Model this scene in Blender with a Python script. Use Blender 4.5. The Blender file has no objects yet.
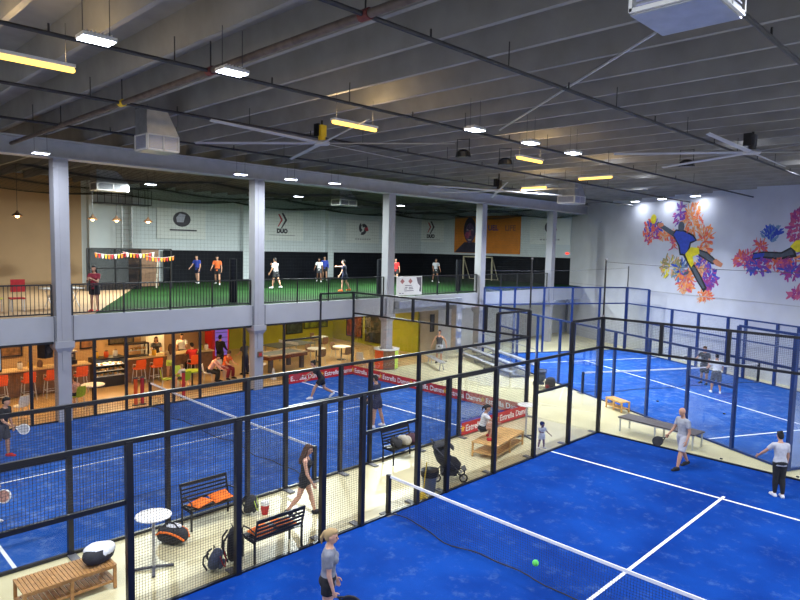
import bpy, bmesh, math, random
from mathutils import Vector, Matrix, Euler, Quaternion
random.seed(7)
PI = math.pi
SC = bpy.context.scene
COL = SC.collection
V = Vector

# ------------------------------------------------------------------ materials
def s2l(c):
    return tuple((x/12.92 if x <= .04045 else ((x+.055)/1.055)**2.4) for x in c)
def rgb(r, g, b):
    return s2l((r/255, g/255, b/255))
MATS = {}
def pm(name, col, rough=.6, metal=0., var=.10, scale=6., bump=0., spec=.5):
    """principled material with a procedural noise tone"""
    if name in MATS: return MATS[name]
    m = bpy.data.materials.new(name); m.use_nodes = True
    nt = m.node_tree; b = nt.nodes['Principled BSDF']
    b.inputs['Roughness'].default_value = rough
    b.inputs['Metallic'].default_value = metal
    b.inputs['Specular IOR Level'].default_value = spec
    tc = nt.nodes.new('ShaderNodeTexCoord'); n = nt.nodes.new('ShaderNodeTexNoise')
    n.inputs['Scale'].default_value = scale; n.inputs['Detail'].default_value = 4
    nt.links.new(tc.outputs['Object'], n.inputs['Vector'])
    r = nt.nodes.new('ShaderNodeValToRGB')
    r.color_ramp.elements[0].position = .3; r.color_ramp.elements[1].position = .7
    r.color_ramp.elements[0].color = (*[max(0, c*(1-var)) for c in col], 1)
    r.color_ramp.elements[1].color = (*[min(1, c*(1+var)) for c in col], 1)
    nt.links.new(n.outputs['Fac'], r.inputs['Fac'])
    nt.links.new(r.outputs['Color'], b.inputs['Base Color'])
    if bump:
        bp = nt.nodes.new('ShaderNodeBump'); bp.inputs['Strength'].default_value = bump
        nt.links.new(n.outputs['Fac'], bp.inputs['Height']); nt.links.new(bp.outputs['Normal'], b.inputs['Normal'])
    MATS[name] = m
    return m
def em(name, col, strength, sample=True):
    if name in MATS: return MATS[name]
    m = bpy.data.materials.new(name); m.use_nodes = True
    nt = m.node_tree; nt.nodes.remove(nt.nodes['Principled BSDF'])
    e = nt.nodes.new('ShaderNodeEmission'); e.inputs['Color'].default_value = (*col, 1); e.inputs['Strength'].default_value = strength
    nt.links.new(e.outputs[0], nt.nodes['Material Output'].inputs['Surface'])
    if not sample: m.cycles.emission_sampling = 'NONE'
    MATS[name] = m
    return m
def glass(name, tint, refl=.06):
    m = bpy.data.materials.new(name); m.use_nodes = True
    nt = m.node_tree; nt.nodes.remove(nt.nodes['Principled BSDF'])
    t = nt.nodes.new('ShaderNodeBsdfTransparent'); t.inputs[0].default_value = (*tint, 1)
    g = nt.nodes.new('ShaderNodeBsdfGlossy'); g.inputs['Roughness'].default_value = .02; g.inputs[0].default_value = (.9, .95, 1, 1)
    f = nt.nodes.new('ShaderNodeFresnel'); f.inputs['IOR'].default_value = 1.35
    mu = nt.nodes.new('ShaderNodeMath'); mu.operation = 'MULTIPLY'; mu.inputs[1].default_value = refl
    nt.links.new(f.outputs[0], mu.inputs[0])
    mx = nt.nodes.new('ShaderNodeMixShader')
    nt.links.new(mu.outputs[0], mx.inputs[0]); nt.links.new(t.outputs[0], mx.inputs[1]); nt.links.new(g.outputs[0], mx.inputs[2])
    nt.links.new(mx.outputs[0], nt.nodes['Material Output'].inputs['Surface'])
    MATS[name] = m
    return m
def turf_mat(name, c1, c2, sand, amount, lo=.54):
    m = bpy.data.materials.new(name); m.use_nodes = True
    nt = m.node_tree; b = nt.nodes['Principled BSDF']; b.inputs['Roughness'].default_value = .85
    b.inputs['Specular IOR Level'].default_value = .08
    tc = nt.nodes.new('ShaderNodeTexCoord')
    n1 = nt.nodes.new('ShaderNodeTexNoise'); n1.inputs['Scale'].default_value = .55; n1.inputs['Detail'].default_value = 6
    n2 = nt.nodes.new('ShaderNodeTexNoise'); n2.inputs['Scale'].default_value = 2.6; n2.inputs['Detail'].default_value = 9; n2.inputs['Roughness'].default_value = .75
    n3 = nt.nodes.new('ShaderNodeTexNoise'); n3.inputs['Scale'].default_value = 60; n3.inputs['Detail'].default_value = 3
    for n in (n1, n2, n3): nt.links.new(tc.outputs['Object'], n.inputs['Vector'])
    r = nt.nodes.new('ShaderNodeValToRGB'); r.color_ramp.elements[0].position = .35; r.color_ramp.elements[1].position = .65
    r.color_ramp.elements[0].color = (*c1, 1); r.color_ramp.elements[1].color = (*c2, 1)
    nt.links.new(n1.outputs['Fac'], r.inputs['Fac'])
    r2 = nt.nodes.new('ShaderNodeValToRGB'); r2.color_ramp.elements[0].position = lo; r2.color_ramp.elements[1].position = .78
    r2.color_ramp.elements[0].color = (0, 0, 0, 1); r2.color_ramp.elements[1].color = (amount, amount, amount, 1)
    nt.links.new(n2.outputs['Fac'], r2.inputs['Fac'])
    mx = nt.nodes.new('ShaderNodeMixRGB'); mx.inputs[2].default_value = (*sand, 1)
    nt.links.new(r2.outputs['Color'], mx.inputs[0]); nt.links.new(r.outputs['Color'], mx.inputs[1])
    m2 = nt.nodes.new('ShaderNodeMixRGB'); m2.blend_type = 'MULTIPLY'; m2.inputs[0].default_value = .35
    nt.links.new(mx.outputs[0], m2.inputs[1]); nt.links.new(n3.outputs['Fac'], m2.inputs[2])
    nt.links.new(m2.outputs[0], b.inputs['Base Color'])
    MATS[name] = m
    return m
def panel_mat(name, col, axis, pitch, depth=.12):
    """sheet-clad wall: fine ribs across the given axis, from a wave texture"""
    m = pm(name, col, .55, 0, .05, 1.2)
    nt = m.node_tree; b = nt.nodes['Principled BSDF']
    tc = nt.nodes.new('ShaderNodeTexCoord'); w = nt.nodes.new('ShaderNodeTexWave'); w.bands_direction = axis
    w.inputs['Scale'].default_value = .314/pitch; w.inputs['Distortion'].default_value = 0
    nt.links.new(tc.outputs['Object'], w.inputs['Vector'])
    bp = nt.nodes.new('ShaderNodeBump'); bp.inputs['Strength'].default_value = depth
    nt.links.new(w.outputs['Fac'], bp.inputs['Height']); nt.links.new(bp.outputs['Normal'], b.inputs['Normal'])
    return m

M_black = pm('black_paint', (.008, .008, .010), .35, 0, .2, 8)
M_blue = pm('blue_paint', (.004, .028, .15), .4, 0, .15, 6)
M_wire = pm('black_wire', (.012, .012, .016), .5, 0, .2, 8)
M_wireb = pm('blue_wire', (.26, .32, .48), .5, 0, .2, 8)
M_steel = pm('galvanised_steel', (.42, .43, .45), .35, .7, .15, 5)
M_plate = pm('plate_steel', (.16, .16, .17), .5, .3, .2, 10)
M_white = pm('white_paint', (.72, .73, .76), .5, 0, .04, 2)
M_wplastic = pm('white_plastic', (.78, .77, .74), .35, 0, .04, 4)
M_grey = pm('grey_paint', (.42, .42, .44), .5, 0, .08, 3)
M_dgrey = pm('dark_grey', (.06, .06, .07), .6, 0, .2, 6)
M_conc = pm('ceiling_concrete', (.275, .265, .25), .85, 0, .14, 1.4, .1)
M_wood = pm('teak_wood', (.40, .20, .065), .5, 0, .25, 14)
M_wood2 = pm('light_wood', (.62, .36, .12), .45, 0, .2, 10)
M_brown = pm('brown_board', (.16, .085, .045), .5, 0, .2, 7)
M_orange = pm('orange_fabric', (.85, .17, .01), .8, 0, .12, 10)
M_red = pm('red_vinyl', (.50, .012, .016), .45, 0, .08, 3)
M_redf = pm('red_fabric', (.42, .02, .025), .8, 0, .15, 8)
M_gold = pm('gold_print', (.75, .42, .03), .5, 0, .05, 8)
M_wprint = pm('white_print', (.85, .83, .80), .5, 0, .02, 8)
M_glass = glass('clear_glass', (.982, .99, .988), .30)
M_netw = pm('net_cord', (.012, .014, .022), .7, 0, .2, 9)
M_line = pm('white_line', (.86, .86, .88), .7, 0, .06, 6)
M_sportnet = pm('sport_net_cord', (.02, .022, .022), .8, 0, .2, 8)
M_pad = pm('black_padding', (.004, .005, .009), .6, 0, .3, 2, 0, .15)
M_olive = pm('olive_green_paint', (.33, .31, .012), .6, 0, .08, 2)
M_beige = pm('beige_paint', (.42, .32, .20), .7, 0, .06, 2)
M_tan = pm('warm_tan_paint', (.58, .36, .16), .7, 0, .08, 1)
M_green = pm('lime_plastic', (.28, .42, .02), .4, 0, .1, 6)
M_oplastic = pm('orange_plastic', (.66, .085, .012), .4, 0, .08, 6)
M_yellow = pm('yellow_plastic', (.80, .55, .02), .45, 0, .1, 8)
M_char = pm('charcoal_fabric', (.02, .02, .023), .85, 0, .3, 10)
M_bluef = pm('blue_grey_fabric', (.07, .09, .15), .85, 0, .3, 10)
M_towel = pm('white_towel', (.70, .70, .74), .9, 0, .08, 20)
M_rubber = pm('black_rubber', (.012, .012, .012), .8, 0, .2, 10)
M_neon = pm('neon_trim', (.55, .75, .10), .6, 0, .1, 8)
M_alu = pm('aluminium', (.55, .56, .57), .4, .5, .12, 6)

# ------------------------------------------------------------------ mesh builder
class MB:
    def __init__(s): s.v = []; s.f = []; s.mi = []; s.m = 0
    def add(s, vs, fs):
        o = len(s.v); s.v += [tuple(p) for p in vs]
        for f in fs: s.f.append([i+o for i in f]); s.mi.append(s.m)
        return s
    def box(s, c, d, rot=None):
        x, y, z = d[0]/2, d[1]/2, d[2]/2
        vs = [V((a*x, b*y, e*z)) for a in (-1, 1) for b in (-1, 1) for e in (-1, 1)]
        if rot is not None:
            R = rot if isinstance(rot, (Matrix, Quaternion)) else Euler(rot).to_matrix()
            vs = [R @ v for v in vs]
        c = V(c)
        return s.add([v+c for v in vs], [(0, 1, 3, 2), (4, 6, 7, 5), (0, 4, 5, 1), (2, 3, 7, 6), (0, 2, 6, 4), (1, 5, 7, 3)])
    def bar(s, a, b, w, h=None):
        """square bar between two points"""
        a, b = V(a), V(b); d = b-a; h = h or w
        return s.box((a+b)/2, (w, h, d.length), d.to_track_quat('Z', 'Y').to_matrix())
    def tube(s, a, b, r, r2=None, n=10, cap=True):
        a, b = V(a), V(b); r2 = r if r2 is None else r2
        q = (b-a).to_track_quat('Z', 'Y')
        vs = []
        for p, rr in ((a, r), (b, r2)):
            for i in range(n):
                t = 2*PI*i/n; vs.append(p+q @ V((rr*math.cos(t), rr*math.sin(t), 0)))
        fs = [(i, (i+1) % n, n+(i+1) % n, n+i) for i in range(n)]
        if cap: fs += [tuple(reversed(range(n))), tuple(range(n, 2*n))]
        return s.add(vs, fs)
    def path(s, pts, r, n=8, cap=True):
        pts = [V(p) for p in pts]; vs = []; q0 = None
        rr = r if hasattr(r, '__len__') else [r]*len(pts)
        for k, p in enumerate(pts):
            d = (pts[min(k+1, len(pts)-1)]-pts[max(k-1, 0)]).normalized()
            q = d.to_track_quat('Z', 'Y') if q0 is None else (q0[1].rotation_difference(d) @ q0[0])
            q0 = (q, d)
            for i in range(n):
                t = 2*PI*i/n; vs.append(p+q @ V((rr[k]*math.cos(t), rr[k]*math.sin(t), 0)))
        fs = []
        for k in range(len(pts)-1):
            for i in range(n): fs.append((k*n+i, k*n+(i+1) % n, (k+1)*n+(i+1) % n, (k+1)*n+i))
        if cap: fs += [tuple(reversed(range(n))), tuple(range((len(pts)-1)*n, len(pts)*n))]
        return s.add(vs, fs)
    def lathe(s, prof, c=(0, 0, 0), n=20):
        vs = []
        for r, z in prof:
            for i in range(n):
                t = 2*PI*i/n; vs.append((c[0]+r*math.cos(t), c[1]+r*math.sin(t), c[2]+z))
        fs = []
        for k in range(len(prof)-1):
            for i in range(n): fs.append((k*n+i, k*n+(i+1) % n, (k+1)*n+(i+1) % n, (k+1)*n+i))
        fs += [tuple(reversed(range(n))), tuple(range((len(prof)-1)*n, len(prof)*n))]
        return s.add(vs, fs)
    def ball(s, c, r, nu=14, nv=9, R=None):
        if not hasattr(r, '__len__'): r = (r, r, r)
        c = V(c); vs = []; fs = []
        for j in range(1, nv):
            ph = PI*j/nv
            for i in range(nu):
                t = 2*PI*i/nu; vs.append(V((r[0]*math.sin(ph)*math.cos(t), r[1]*math.sin(ph)*math.sin(t), -r[2]*math.cos(ph))))
        vs += [V((0, 0, -r[2])), V((0, 0, r[2]))]
        for j in range(nv-2):
            for i in range(nu): fs.append((j*nu+i, j*nu+(i+1) % nu, (j+1)*nu+(i+1) % nu, (j+1)*nu+i))
        b = len(vs)-2
        for i in range(nu):
            fs.append((b, (i+1) % nu, i)); k = (nv-2)*nu
            fs.append((b+1, k+i, k+(i+1) % nu))
        if R is not None: vs = [R @ v for v in vs]
        return s.add([v+c for v in vs], fs)
    def capsule(s, a, b, r, r2=None, n=12):
        """tapered limb with round ends"""
        a, b = V(a), V(b); r2 = r if r2 is None else r2
        d = (b-a).normalized()
        pts = []; rs = []
        for k in range(4):
            t = PI/2*(1-k/4+0.001); pts.append(a-d*r*math.sin(t)); rs.append(max(r*math.cos(t), r*.02))
        pts.append(a); rs.append(r); pts.append(b); rs.append(r2)
        for k in range(1, 5):
            t = PI/2*k/4; pts.append(b+d*r2*math.sin(t)); rs.append(max(r2*math.cos(t), r2*.02))
        return s.path(pts, rs, n)
    def loft(s, secs, n=18, M=None):
        """secs: (center, rx, ry) rings in local xy, M maps to world"""
        vs = []
        for c, rx, ry in secs:
            c = V(c)
            for i in range(n):
                t = 2*PI*i/n; vs.append(c+V((rx*math.cos(t), ry*math.sin(t), 0)))
        if M is not None: vs = [M @ v for v in vs]
        fs = []
        for k in range(len(secs)-1):
            for i in range(n): fs.append((k*n+i, k*n+(i+1) % n, (k+1)*n+(i+1) % n, (k+1)*n+i))
        fs += [tuple(reversed(range(n))), tuple(range((len(secs)-1)*n, len(secs)*n))]
        return s.add(vs, fs)
    def prism(s, poly, fr, to):
        """poly: 2D points; fr / to: functions or frames mapping (u, v) to 3D front and back"""
        n = len(poly); vs = [fr(*p) for p in poly]+[to(*p) for p in poly]
        fs = [tuple(range(n)), tuple(reversed(range(n, 2*n)))]+[(i, n+i, n+(i+1) % n, (i+1) % n) for i in range(n)]
        return s.add(vs, fs)
    def mesh(s, name, mats, smooth=False):
        me = bpy.data.meshes.new(name); me.from_pydata(s.v, [], s.f)
        for m in (mats if isinstance(mats, (list, tuple)) else [mats]): me.materials.append(m)
        me.polygons.foreach_set('material_index', s.mi)
        bm = bmesh.new(); bm.from_mesh(me); bmesh.ops.recalc_face_normals(bm, faces=bm.faces); bm.to_mesh(me); bm.free()
        if smooth: me.polygons.foreach_set('use_smooth', [True]*len(me.polygons)); me.set_sharp_from_angle(angle=.7)
        me.update()
        return me
    def build(s, name, mats, parent=None, smooth=False):
        return obj(name, s.mesh(name, mats, smooth), parent)

def obj(name, me, parent=None, loc=None, rz=0):
    o = bpy.data.objects.new(name, me); COL.objects.link(o)
    if parent: o.parent = parent
    if loc is not None: o.location = loc
    if rz: o.rotation_euler.z = rz
    return o
def tag(o, label, cat, group=None):
    o['label'] = label; o['category'] = cat
    if group: o['group'] = group
    return o
def thing(name, label, cat, loc=(0, 0, 0), rz=0, group=None):
    o = bpy.data.objects.new(name, None); COL.objects.link(o); o.empty_display_size = .1
    o.location = loc; o.rotation_euler = (0, 0, rz)
    return tag(o, label, cat, group)
def struct(o):
    o['kind'] = 'structure'; return o
def dup(root, loc, rz=None, label=None, group=None):
    def cp(o, par):
        c = o.copy(); COL.objects.link(c)
        if par: c.parent = par
        for ch in o.children: cp(ch, c)
        return c
    r = cp(root, None); r.location = loc
    if rz is not None: r.rotation_euler.z = rz
    if label: r['label'] = label
    if group: r['group'] = group
    return r
def boxo(name, c, d, mat, parent=None, rot=None):
    return MB().box(c, d, rot).build(name, mat, parent)
TXT = {}
def text_mesh(body, size, mat, depth=.004, bold=0):
    k = (body, size, mat.name)
    if k in TXT: return TXT[k]
    cu = bpy.data.curves.new('t', 'FONT'); cu.body = body; cu.size = size; cu.align_x = 'CENTER'; cu.align_y = 'CENTER'; cu.extrude = depth/2; cu.offset = bold
    cu.resolution_u = 3
    to = bpy.data.objects.new('t', cu); COL.objects.link(to)
    bpy.context.view_layer.update()
    me = bpy.data.meshes.new_from_object(to.evaluated_get(bpy.context.evaluated_depsgraph_get()))
    bpy.data.objects.remove(to); me.materials.clear(); me.materials.append(mat); me.name = 'lettering'
    TXT[k] = me
    return me
def lettering(body, size, mat, parent, loc, rz=0, bold=0):
    """text standing upright, facing local -Y turned by rz"""
    o = obj('lettering', text_mesh(body, size, mat, .004, bold), parent, loc)
    o.rotation_euler = (PI/2, 0, rz)
    return o
GRID = {}
def wire_grid(w, h, sx, sz, r, mat):
    k = (round(w, 3), round(h, 3), sx, sz, r, mat.name)
    if k in GRID: return GRID[k]
    b = MB()
    def w1(a, c):
        a, c = V(a), V(c); z = (c-a).z > .001
        o = [(r, 0), (0, r), (-r, 0), (0, -r)]
        vs = [p+(V((x, y, 0)) if z else V((0, x, y))) for p in (a, c) for x, y in o]
        b.add(vs, [(i, (i+1) % 4, 4+(i+1) % 4, 4+i) for i in range(4)])
    nx = max(1, round(w/sx)); nz = max(1, round(h/sz))
    for i in range(nx+1): w1((w*i/nx, 0, 0), (w*i/nx, 0, h))
    for j in range(nz+1): w1((0, 0, h*j/nz), (w, 0, h*j/nz))
    GRID[k] = b.mesh('wire_grid', mat)
    return GRID[k]
# ------------------------------------------------------------------ setting
XM = -13.0
EL = V((.896, -.444, 0)); EW = V((.444, .896, 0))
def lw(l, w, z=0): return EL*l+EW*w+V((0, 0, z))
RC = math.atan2(-.444, .896)

M_colpaint = pm('column_paint', (.33, .33, .355), .55, 0, .05, 1.5)
M_fascia = pm('slab_edge_paint', (.36, .365, .39), .6, 0, .05, 1.0)
M_floor = pm('floor_epoxy', (.64, .58, .345), .35, 0, .07, .8)
M_cafefloor = pm('cafe_floor', (.50, .33, .14), .35, 0, .08, .8)
M_mural_wall = panel_mat('mural_wall_sheet', (.56, .57, .615), 'X', .3, .05)
M_white_sheet = panel_mat('white_wall_sheet', (.62, .68, .70), 'Z', .28, .10)
M_tanwall = pm('mezz_tan_wall', (.42, .275, .145), .7, 0, .06, .6)

struct(boxo('floor', (-8, 6, -.06), (48, 56, .1), M_floor))
struct(MB().box((-18.2, 2, -.004), (10.5, 29.6, .012)).build('floor_cafe', M_cafefloor))
# mezzanine slab and its front edge
struct(boxo('floor_mezzanine', (-21.5, 10, 3.225), (17.1, 46, .85), M_fascia))
def mezz_floor(poly, name, mat, z0, z1):
    struct(MB().prism(poly, lambda u, v: (u, v, z1), lambda u, v: (u, v, z0)).build(name, mat))
mezz_floor([(-13.1, -12.9), (-13.1, -1.9), (-30, 7), (-30, -12.9)], 'floor_mezzanine_tan', pm('mezz_tan_floor', (.42, .27, .15), .5, 0, .1, 1), 3.64, 3.662)
M_turfg = turf_mat('green_turf', (.008, .030, .007), (.013, .050, .011), (.05, .09, .04), .25)
mezz_floor([(-13.1, -1.9), (-13.1, 32.9), (-30, 32.9), (-30, 7)], 'floor_green_turf', M_turfg, 3.64, 3.664)
for y in (-10.7, -3.0, 4.64, 12.38, 20.0, 27.75):
    b = MB()
    b.box((XM-.05, y, 1.4), (.42, .42, 2.8))
    b.box((XM-.05, y, 5.85), (.46, .46, 6.1))
    # capital flare under the slab and a recessed joint on both sides
    b.loft([((XM-.05, y, 2.42), .297, .297), ((XM-.05, y, 2.58), .43, .43), ((XM-.05, y, 2.8), .43, .43)], 4, Matrix.Translation(V((XM-.05, y, 0))) @ Matrix.Rotation(PI/4, 4, 'Z') @ Matrix.Translation(-V((XM-.05, y, 0))))
    b.box((XM+.17, y, 5.3), (.04, .14, 7.0))
    struct(b.build('column', M_colpaint))
    j = MB()
    for s in (-1, 1): j.box((XM+.152, y+s*.30, 3.22), (.012, .02, .85))
    struct(j.build('trim_1', M_dgrey))
gb = MB()
gb.box((XM, 9.8, 9.2), (.34, 44.6, .54)); gb.box((XM, 9.8, 8.93), (.62, 44.6, .06)); gb.box((XM, 9.8, 9.47), (.62, 44.6, .06))
struct(gb.build('beam', M_grey))
# walls
struct(boxo('wall_left', (-30.2, 10, 6.85), (.3, 46, 6.9), M_white_sheet))
b = MB(); b.box((-30.0, -4.8, 6.75), (.12, 16.2, 6.2)); struct(b.build('wall_left_tan', M_tanwall))
struct(boxo('wall_left_lower', (-23.2, 10, 1.4), (.3, 46, 2.8), M_tan))
struct(boxo('wall_back', (-22.0, 33.2, 6.85), (16.6, .3, 6.9), M_white_sheet))
for i, y in enumerate((3.9, 6.4, 14.3, 22.0, 28.7)):
    struct(boxo('trim_2', (-29.85, y, 6.85), (.45, .55, 6.3), M_white_sheet))
# slanted mural wall, with its lower darker joint line and base
b = MB(); p0 = lw(-27.6, 23.2); p1 = lw(9.5, 23.2)
c = (p0+p1)/2; b.box((c.x, c.y, 5.1), ((p1-p0).length, .3, 10.3), Matrix.Rotation(RC, 3, 'Z'))
MURAL_W = 23.05
ob = MB().box((0, 0, 5.1), ((p1-p0).length, .3, 10.3)).build('wall_mural', M_mural_wall); ob.location = (c.x, c.y, 0); ob.rotation_euler.z = RC; struct(ob)
ob = MB().box((0, 0, 0), ((p1-p0).length, .03, .04)).build('trim_3', M_grey); ob.location = lw(-9, 23.04, 3.86); ob.rotation_euler.z = RC; struct(ob)
# lower walls under the gallery
b = MB(); b.box((-19.1, 16.9, 1.4), (8.2, .2, 2.8)); struct(b.build('wall_green', M_olive))
struct(boxo('wall_beige', (-15.1, 17.75, 1.4), (.2, 1.7, 2.8), M_beige))
struct(boxo('wall_white', (-15.1, 26, 1.4), (.2, 14.8, 2.8), M_white))
struct(boxo('wall_olive', (-22.95, 12.9, 1.4), (.2, 7.8, 2.8), M_olive))
struct(boxo('wall_front', (-18.2, -12.9, 1.4), (10.5, .2, 2.8), M_tan))
# walls out of frame that close the hall
struct(boxo('wall_right', (15.6, 3, 5), (.3, 50, 10.4), M_mural_wall))
struct(boxo('wall_rear', (-8, -14.2, 5), (48, .3, 10.4), M_mural_wall))
# double-tee concrete ceiling
b = MB(); b.box((-7.3, 10, 10.32), (46.5, 50, .2))
k = -13.6; i = 0
while k < 34:
    zt, zb = 10.24, 9.6
    b.add([(-30.2, k-.10, zt), (-30.2, k+.10, zt), (-30.2, k+.05, zb), (-30.2, k-.05, zb), (15.5, k-.10, zt), (15.5, k+.10, zt), (15.5, k+.05, zb), (15.5, k-.05, zb)],
          [(0, 1, 2, 3), (7, 6, 5, 4), (0, 4, 5, 1), (1, 5, 6, 2), (2, 6, 7, 3), (3, 7, 4, 0)])
    k += 1.27
struct(b.build('ceiling', M_conc))

# black padding along the five-a-side pitch
struct(boxo('trim_4', (-29.72, 20.6, 4.68), (.1, 24.8, 2.04), M_pad))
struct(boxo('trim_5', (-22.1, 32.95, 4.68), (15.4, .1, 2.04), M_pad))

# courts: turf and lines
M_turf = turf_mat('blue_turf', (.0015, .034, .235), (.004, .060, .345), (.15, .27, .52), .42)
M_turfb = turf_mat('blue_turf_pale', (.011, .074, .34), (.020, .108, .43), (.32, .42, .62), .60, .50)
def court(name, loc, rz, mat, near=True):
    t = obj(name, MB().box((5, 0, .005), (10, 20, .03)).mesh(name, mat), None, loc, rz); struct(t)
    z = .0225
    for c, d in (((5, 6.95, z), (9.9, .07, .004)), ((5, -6.95, z), (9.9, .07, .004)), ((5, 0, z), (.07, 14.3, .004))):
        boxo('court_line', c, d, M_line, t)
    return t
court('floor_court_near', (0, 0, 0), 0, M_turf)
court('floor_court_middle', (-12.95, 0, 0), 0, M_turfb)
# slanted court: its own x runs across (w), its own y runs back along -l
CC = lw(-9.78, 12.1); RCC = math.atan2(EW.y, EW.x)
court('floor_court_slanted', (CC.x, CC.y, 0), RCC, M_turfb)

# ------------------------------------------------------------------ fences
def fence(label, loc, rz, length, posts, glass_secs, mesh_secs, rails, mat, wmat, plate=0, group=None, pw=.10, headers=(), wire=.0026, pitch=.05):
    t = thing('court_fence', label, 'fence', loc, rz, group)
    for s, h0, h1 in posts:
        p = MB().box((s, 0, (h0+h1)/2), (pw, pw, h1-h0)).build('post', mat, t)
        if plate and h0 < .1:
            MB().box((s, plate*.16, .012), (.16, .34, .022)).build('base_plate', M_plate, p)
    for a, c, z in rails:
        MB().box(((a+c)/2, 0, z), (c-a, .06, .075)).build('rail', mat, t)
    for a, c, z in headers:
        MB().box(((a+c)/2, 0, z), (c-a, .06, .07)).build('rail', mat, t)
    for a, c, z0, z1 in glass_secs:
        g = MB().box(((a+c)/2, 0, (z0+z1)/2), (c-a-.02, .012, z1-z0)).build('glass_panel', M_glass, t)
        if a > .1 and z1 > 2.5:
            for zz in (.12, 1.5): MB().box((a, 0, zz), (.07, .04, .035)).build('glass_clip', mat, g)
    for a, c, z0, z1 in mesh_secs:
        o = obj('mesh_panel', wire_grid(c-a, z1-z0, pitch, pitch, wire, wmat), t, (a, 0, z0))
    MB().box((length/2, 0, .03), (length, .07, .06)).build('kerb', mat, t)
    return t
def side_spec(L=20):
    """posts, glass, mesh and rails of a 20 m padel side, net at s = 10"""
    P = [(s, 0, 4) for s in (0, 20)]+[(2, 0, 4), (18, 0, 4)]+[(s, 0, 3) for s in (4, 6, 8, 9.1, 10.9, 12, 14, 16)]
    G = [(0, 2, .06, 3), (18, 20, .06, 3), (2, 4, .06, 2), (16, 18, .06, 2)]
    Ms = [(0, 2, 3, 4), (18, 20, 3, 4), (2, 4, 2, 3), (16, 18, 2, 3), (4, 6, .06, 3), (6, 8, .06, 3), (8, 9.1, .06, 3), (10.9, 12, .06, 3), (12, 14, .06, 3), (14, 16, .06, 3)]
    R = [(0, 20, 3), (0, 2, 4), (18, 20, 4), (2, 4, 2), (16, 18, 2)]
    return P, G, Ms, R
def back_spec():
    P = [(s, 0 if s in (0, 10) else 3, 4) for s in (0, 2, 4, 6, 8, 10)]
    G = [(s, s+2, .06, 3) for s in (0, 2, 4, 6, 8)]
    Ms = [(s, s+2, 3, 4) for s in (0, 2, 4, 6, 8)]
    return P, G, Ms, [(0, 10, 3), (0, 10, 4)]
P, G, Ms, R = side_spec()
H = [(9.1, 10.9, 2.12)]
fence('black mesh and glass fence along the walkway side of the nearest blue court', (0, -10, 0), PI/2, 20, P, G, Ms, R, M_black, M_wire, 1, None, .11, H, .0030)
fence('black fence along the walkway side of the middle court, behind the benches', (-2.92, -10, 0), PI/2, 20, P, G, Ms, R, M_black, M_wire, -1, None, .10, H, .0026)
fence('black fence of the middle court standing against the cafe front', (-12.97, -10, 0), PI/2, 20, [(s, a, 2.79 if b < 3.5 else b) for s, a, b in P], [(a, c, z0, min(z1, 2.75)) for a, c, z0, z1 in G], [m for m in Ms if m[0] < 8 and m[2] < .1 or m[2] == 3 ], [(a, c, 2.76 if z == 3 else z) for a, c, z in R], M_black, M_wire, 0, None, .09, [], .0024)
P, G, Ms, R = back_spec()
fence('black framed glass end wall of the nearest court behind the bald man', (0, 10, 0), 0, 10, P, G, Ms, R, M_black, M_wire, 0, None, .10, [], .0026)
fence('black framed glass end wall of the middle court before the green wall', (-12.95, 10, 0), 0, 10, P, G, Ms, R, M_black, M_wire, 0, None, .10, [], .0026)
P, G, Ms, R = side_spec()
c = lw(.22, 12.1)
fence('blue fence nearest the long grey bench, walkway side of the slanted court', (c.x, c.y, 0), RCC+PI/2, 20, P, G, [m for m in Ms if m[2] > 1.5], R, M_blue, M_wireb, 0, None, .10, [], .0026)
c = lw(.22, 22.15)
fence('blue fence of the slanted court running below the painted wall', (c.x, c.y, 0), RCC+PI/2, 20, P, G, Ms, [(0, 20, 3), (0, 2, 4), (18, 20, 4), (0, 20, 1.95)], M_blue, M_wireb, 0, None, .12, [], .004, .07)
P, G, Ms, R = back_spec()
P = [(s, 0, 4) for s in (0, 2, 4, 6, 8, 10)]
c = lw(-19.78, 12.1)
fence('tall blue end fence of the slanted court beside the white wall', (c.x, c.y, 0), RCC, 10, P, G, Ms, R, M_blue, M_wireb, 0, None, .10, [], .0026)
c = lw(.22, 12.1)
fence('blue end fence of the slanted court at the right edge', (c.x, c.y, 0), RCC, 10.05, P, G, Ms, R, M_blue, M_wireb, 0, None, .12, [], .0026)

# slim poles on the fence corners and the cables strung between them
def pole(label, p, h):
    t = thing('cable_pole', label, 'pole', p)
    MB().tube((0, 0, 0), (0, 0, h), .035, .03, 8).build('shaft', M_black, t)
    MB().lathe([(.05, 0), (.05, .05), (.035, .07)], (0, 0, 0), 8).build('collar', M_plate, t)
    MB().ball((0, 0, h), .045, 8, 6).build('finial', M_plate, t)
pole('slim dark pole on the far corner post of the nearest court', (0, 10, 4.03), 1.95)
pole('slim dark pole on the far corner post of the middle court', (-2.92, 10, 4.03), 1.9)
q = lw(-19.78, 22.15)
pole('slim dark pole on the far corner of the tall blue fence', (q.x, q.y, 4.03), 1.3)
def cable(label, pts, r=.008):
    tag(MB().path(pts, r, 5).build('steel_cable', M_dgrey), label, 'cable')
def sagline(a, b, d, n=12):
    a, b = V(a), V(b); return [a.lerp(b, i/n)-V((0, 0, d*4*(i/n)*(1-i/n))) for i in range(n+1)]
cable('thin cable running right from the corner pole across the painted wall', sagline((0, 10, 5.9), (10, 10, 5.9), .12))
cable('thin cable along the top of the tall blue end fence', sagline((q.x, q.y, 5.25), tuple(lw(-19.78, 12.1, 5.0)), .1))

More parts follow.
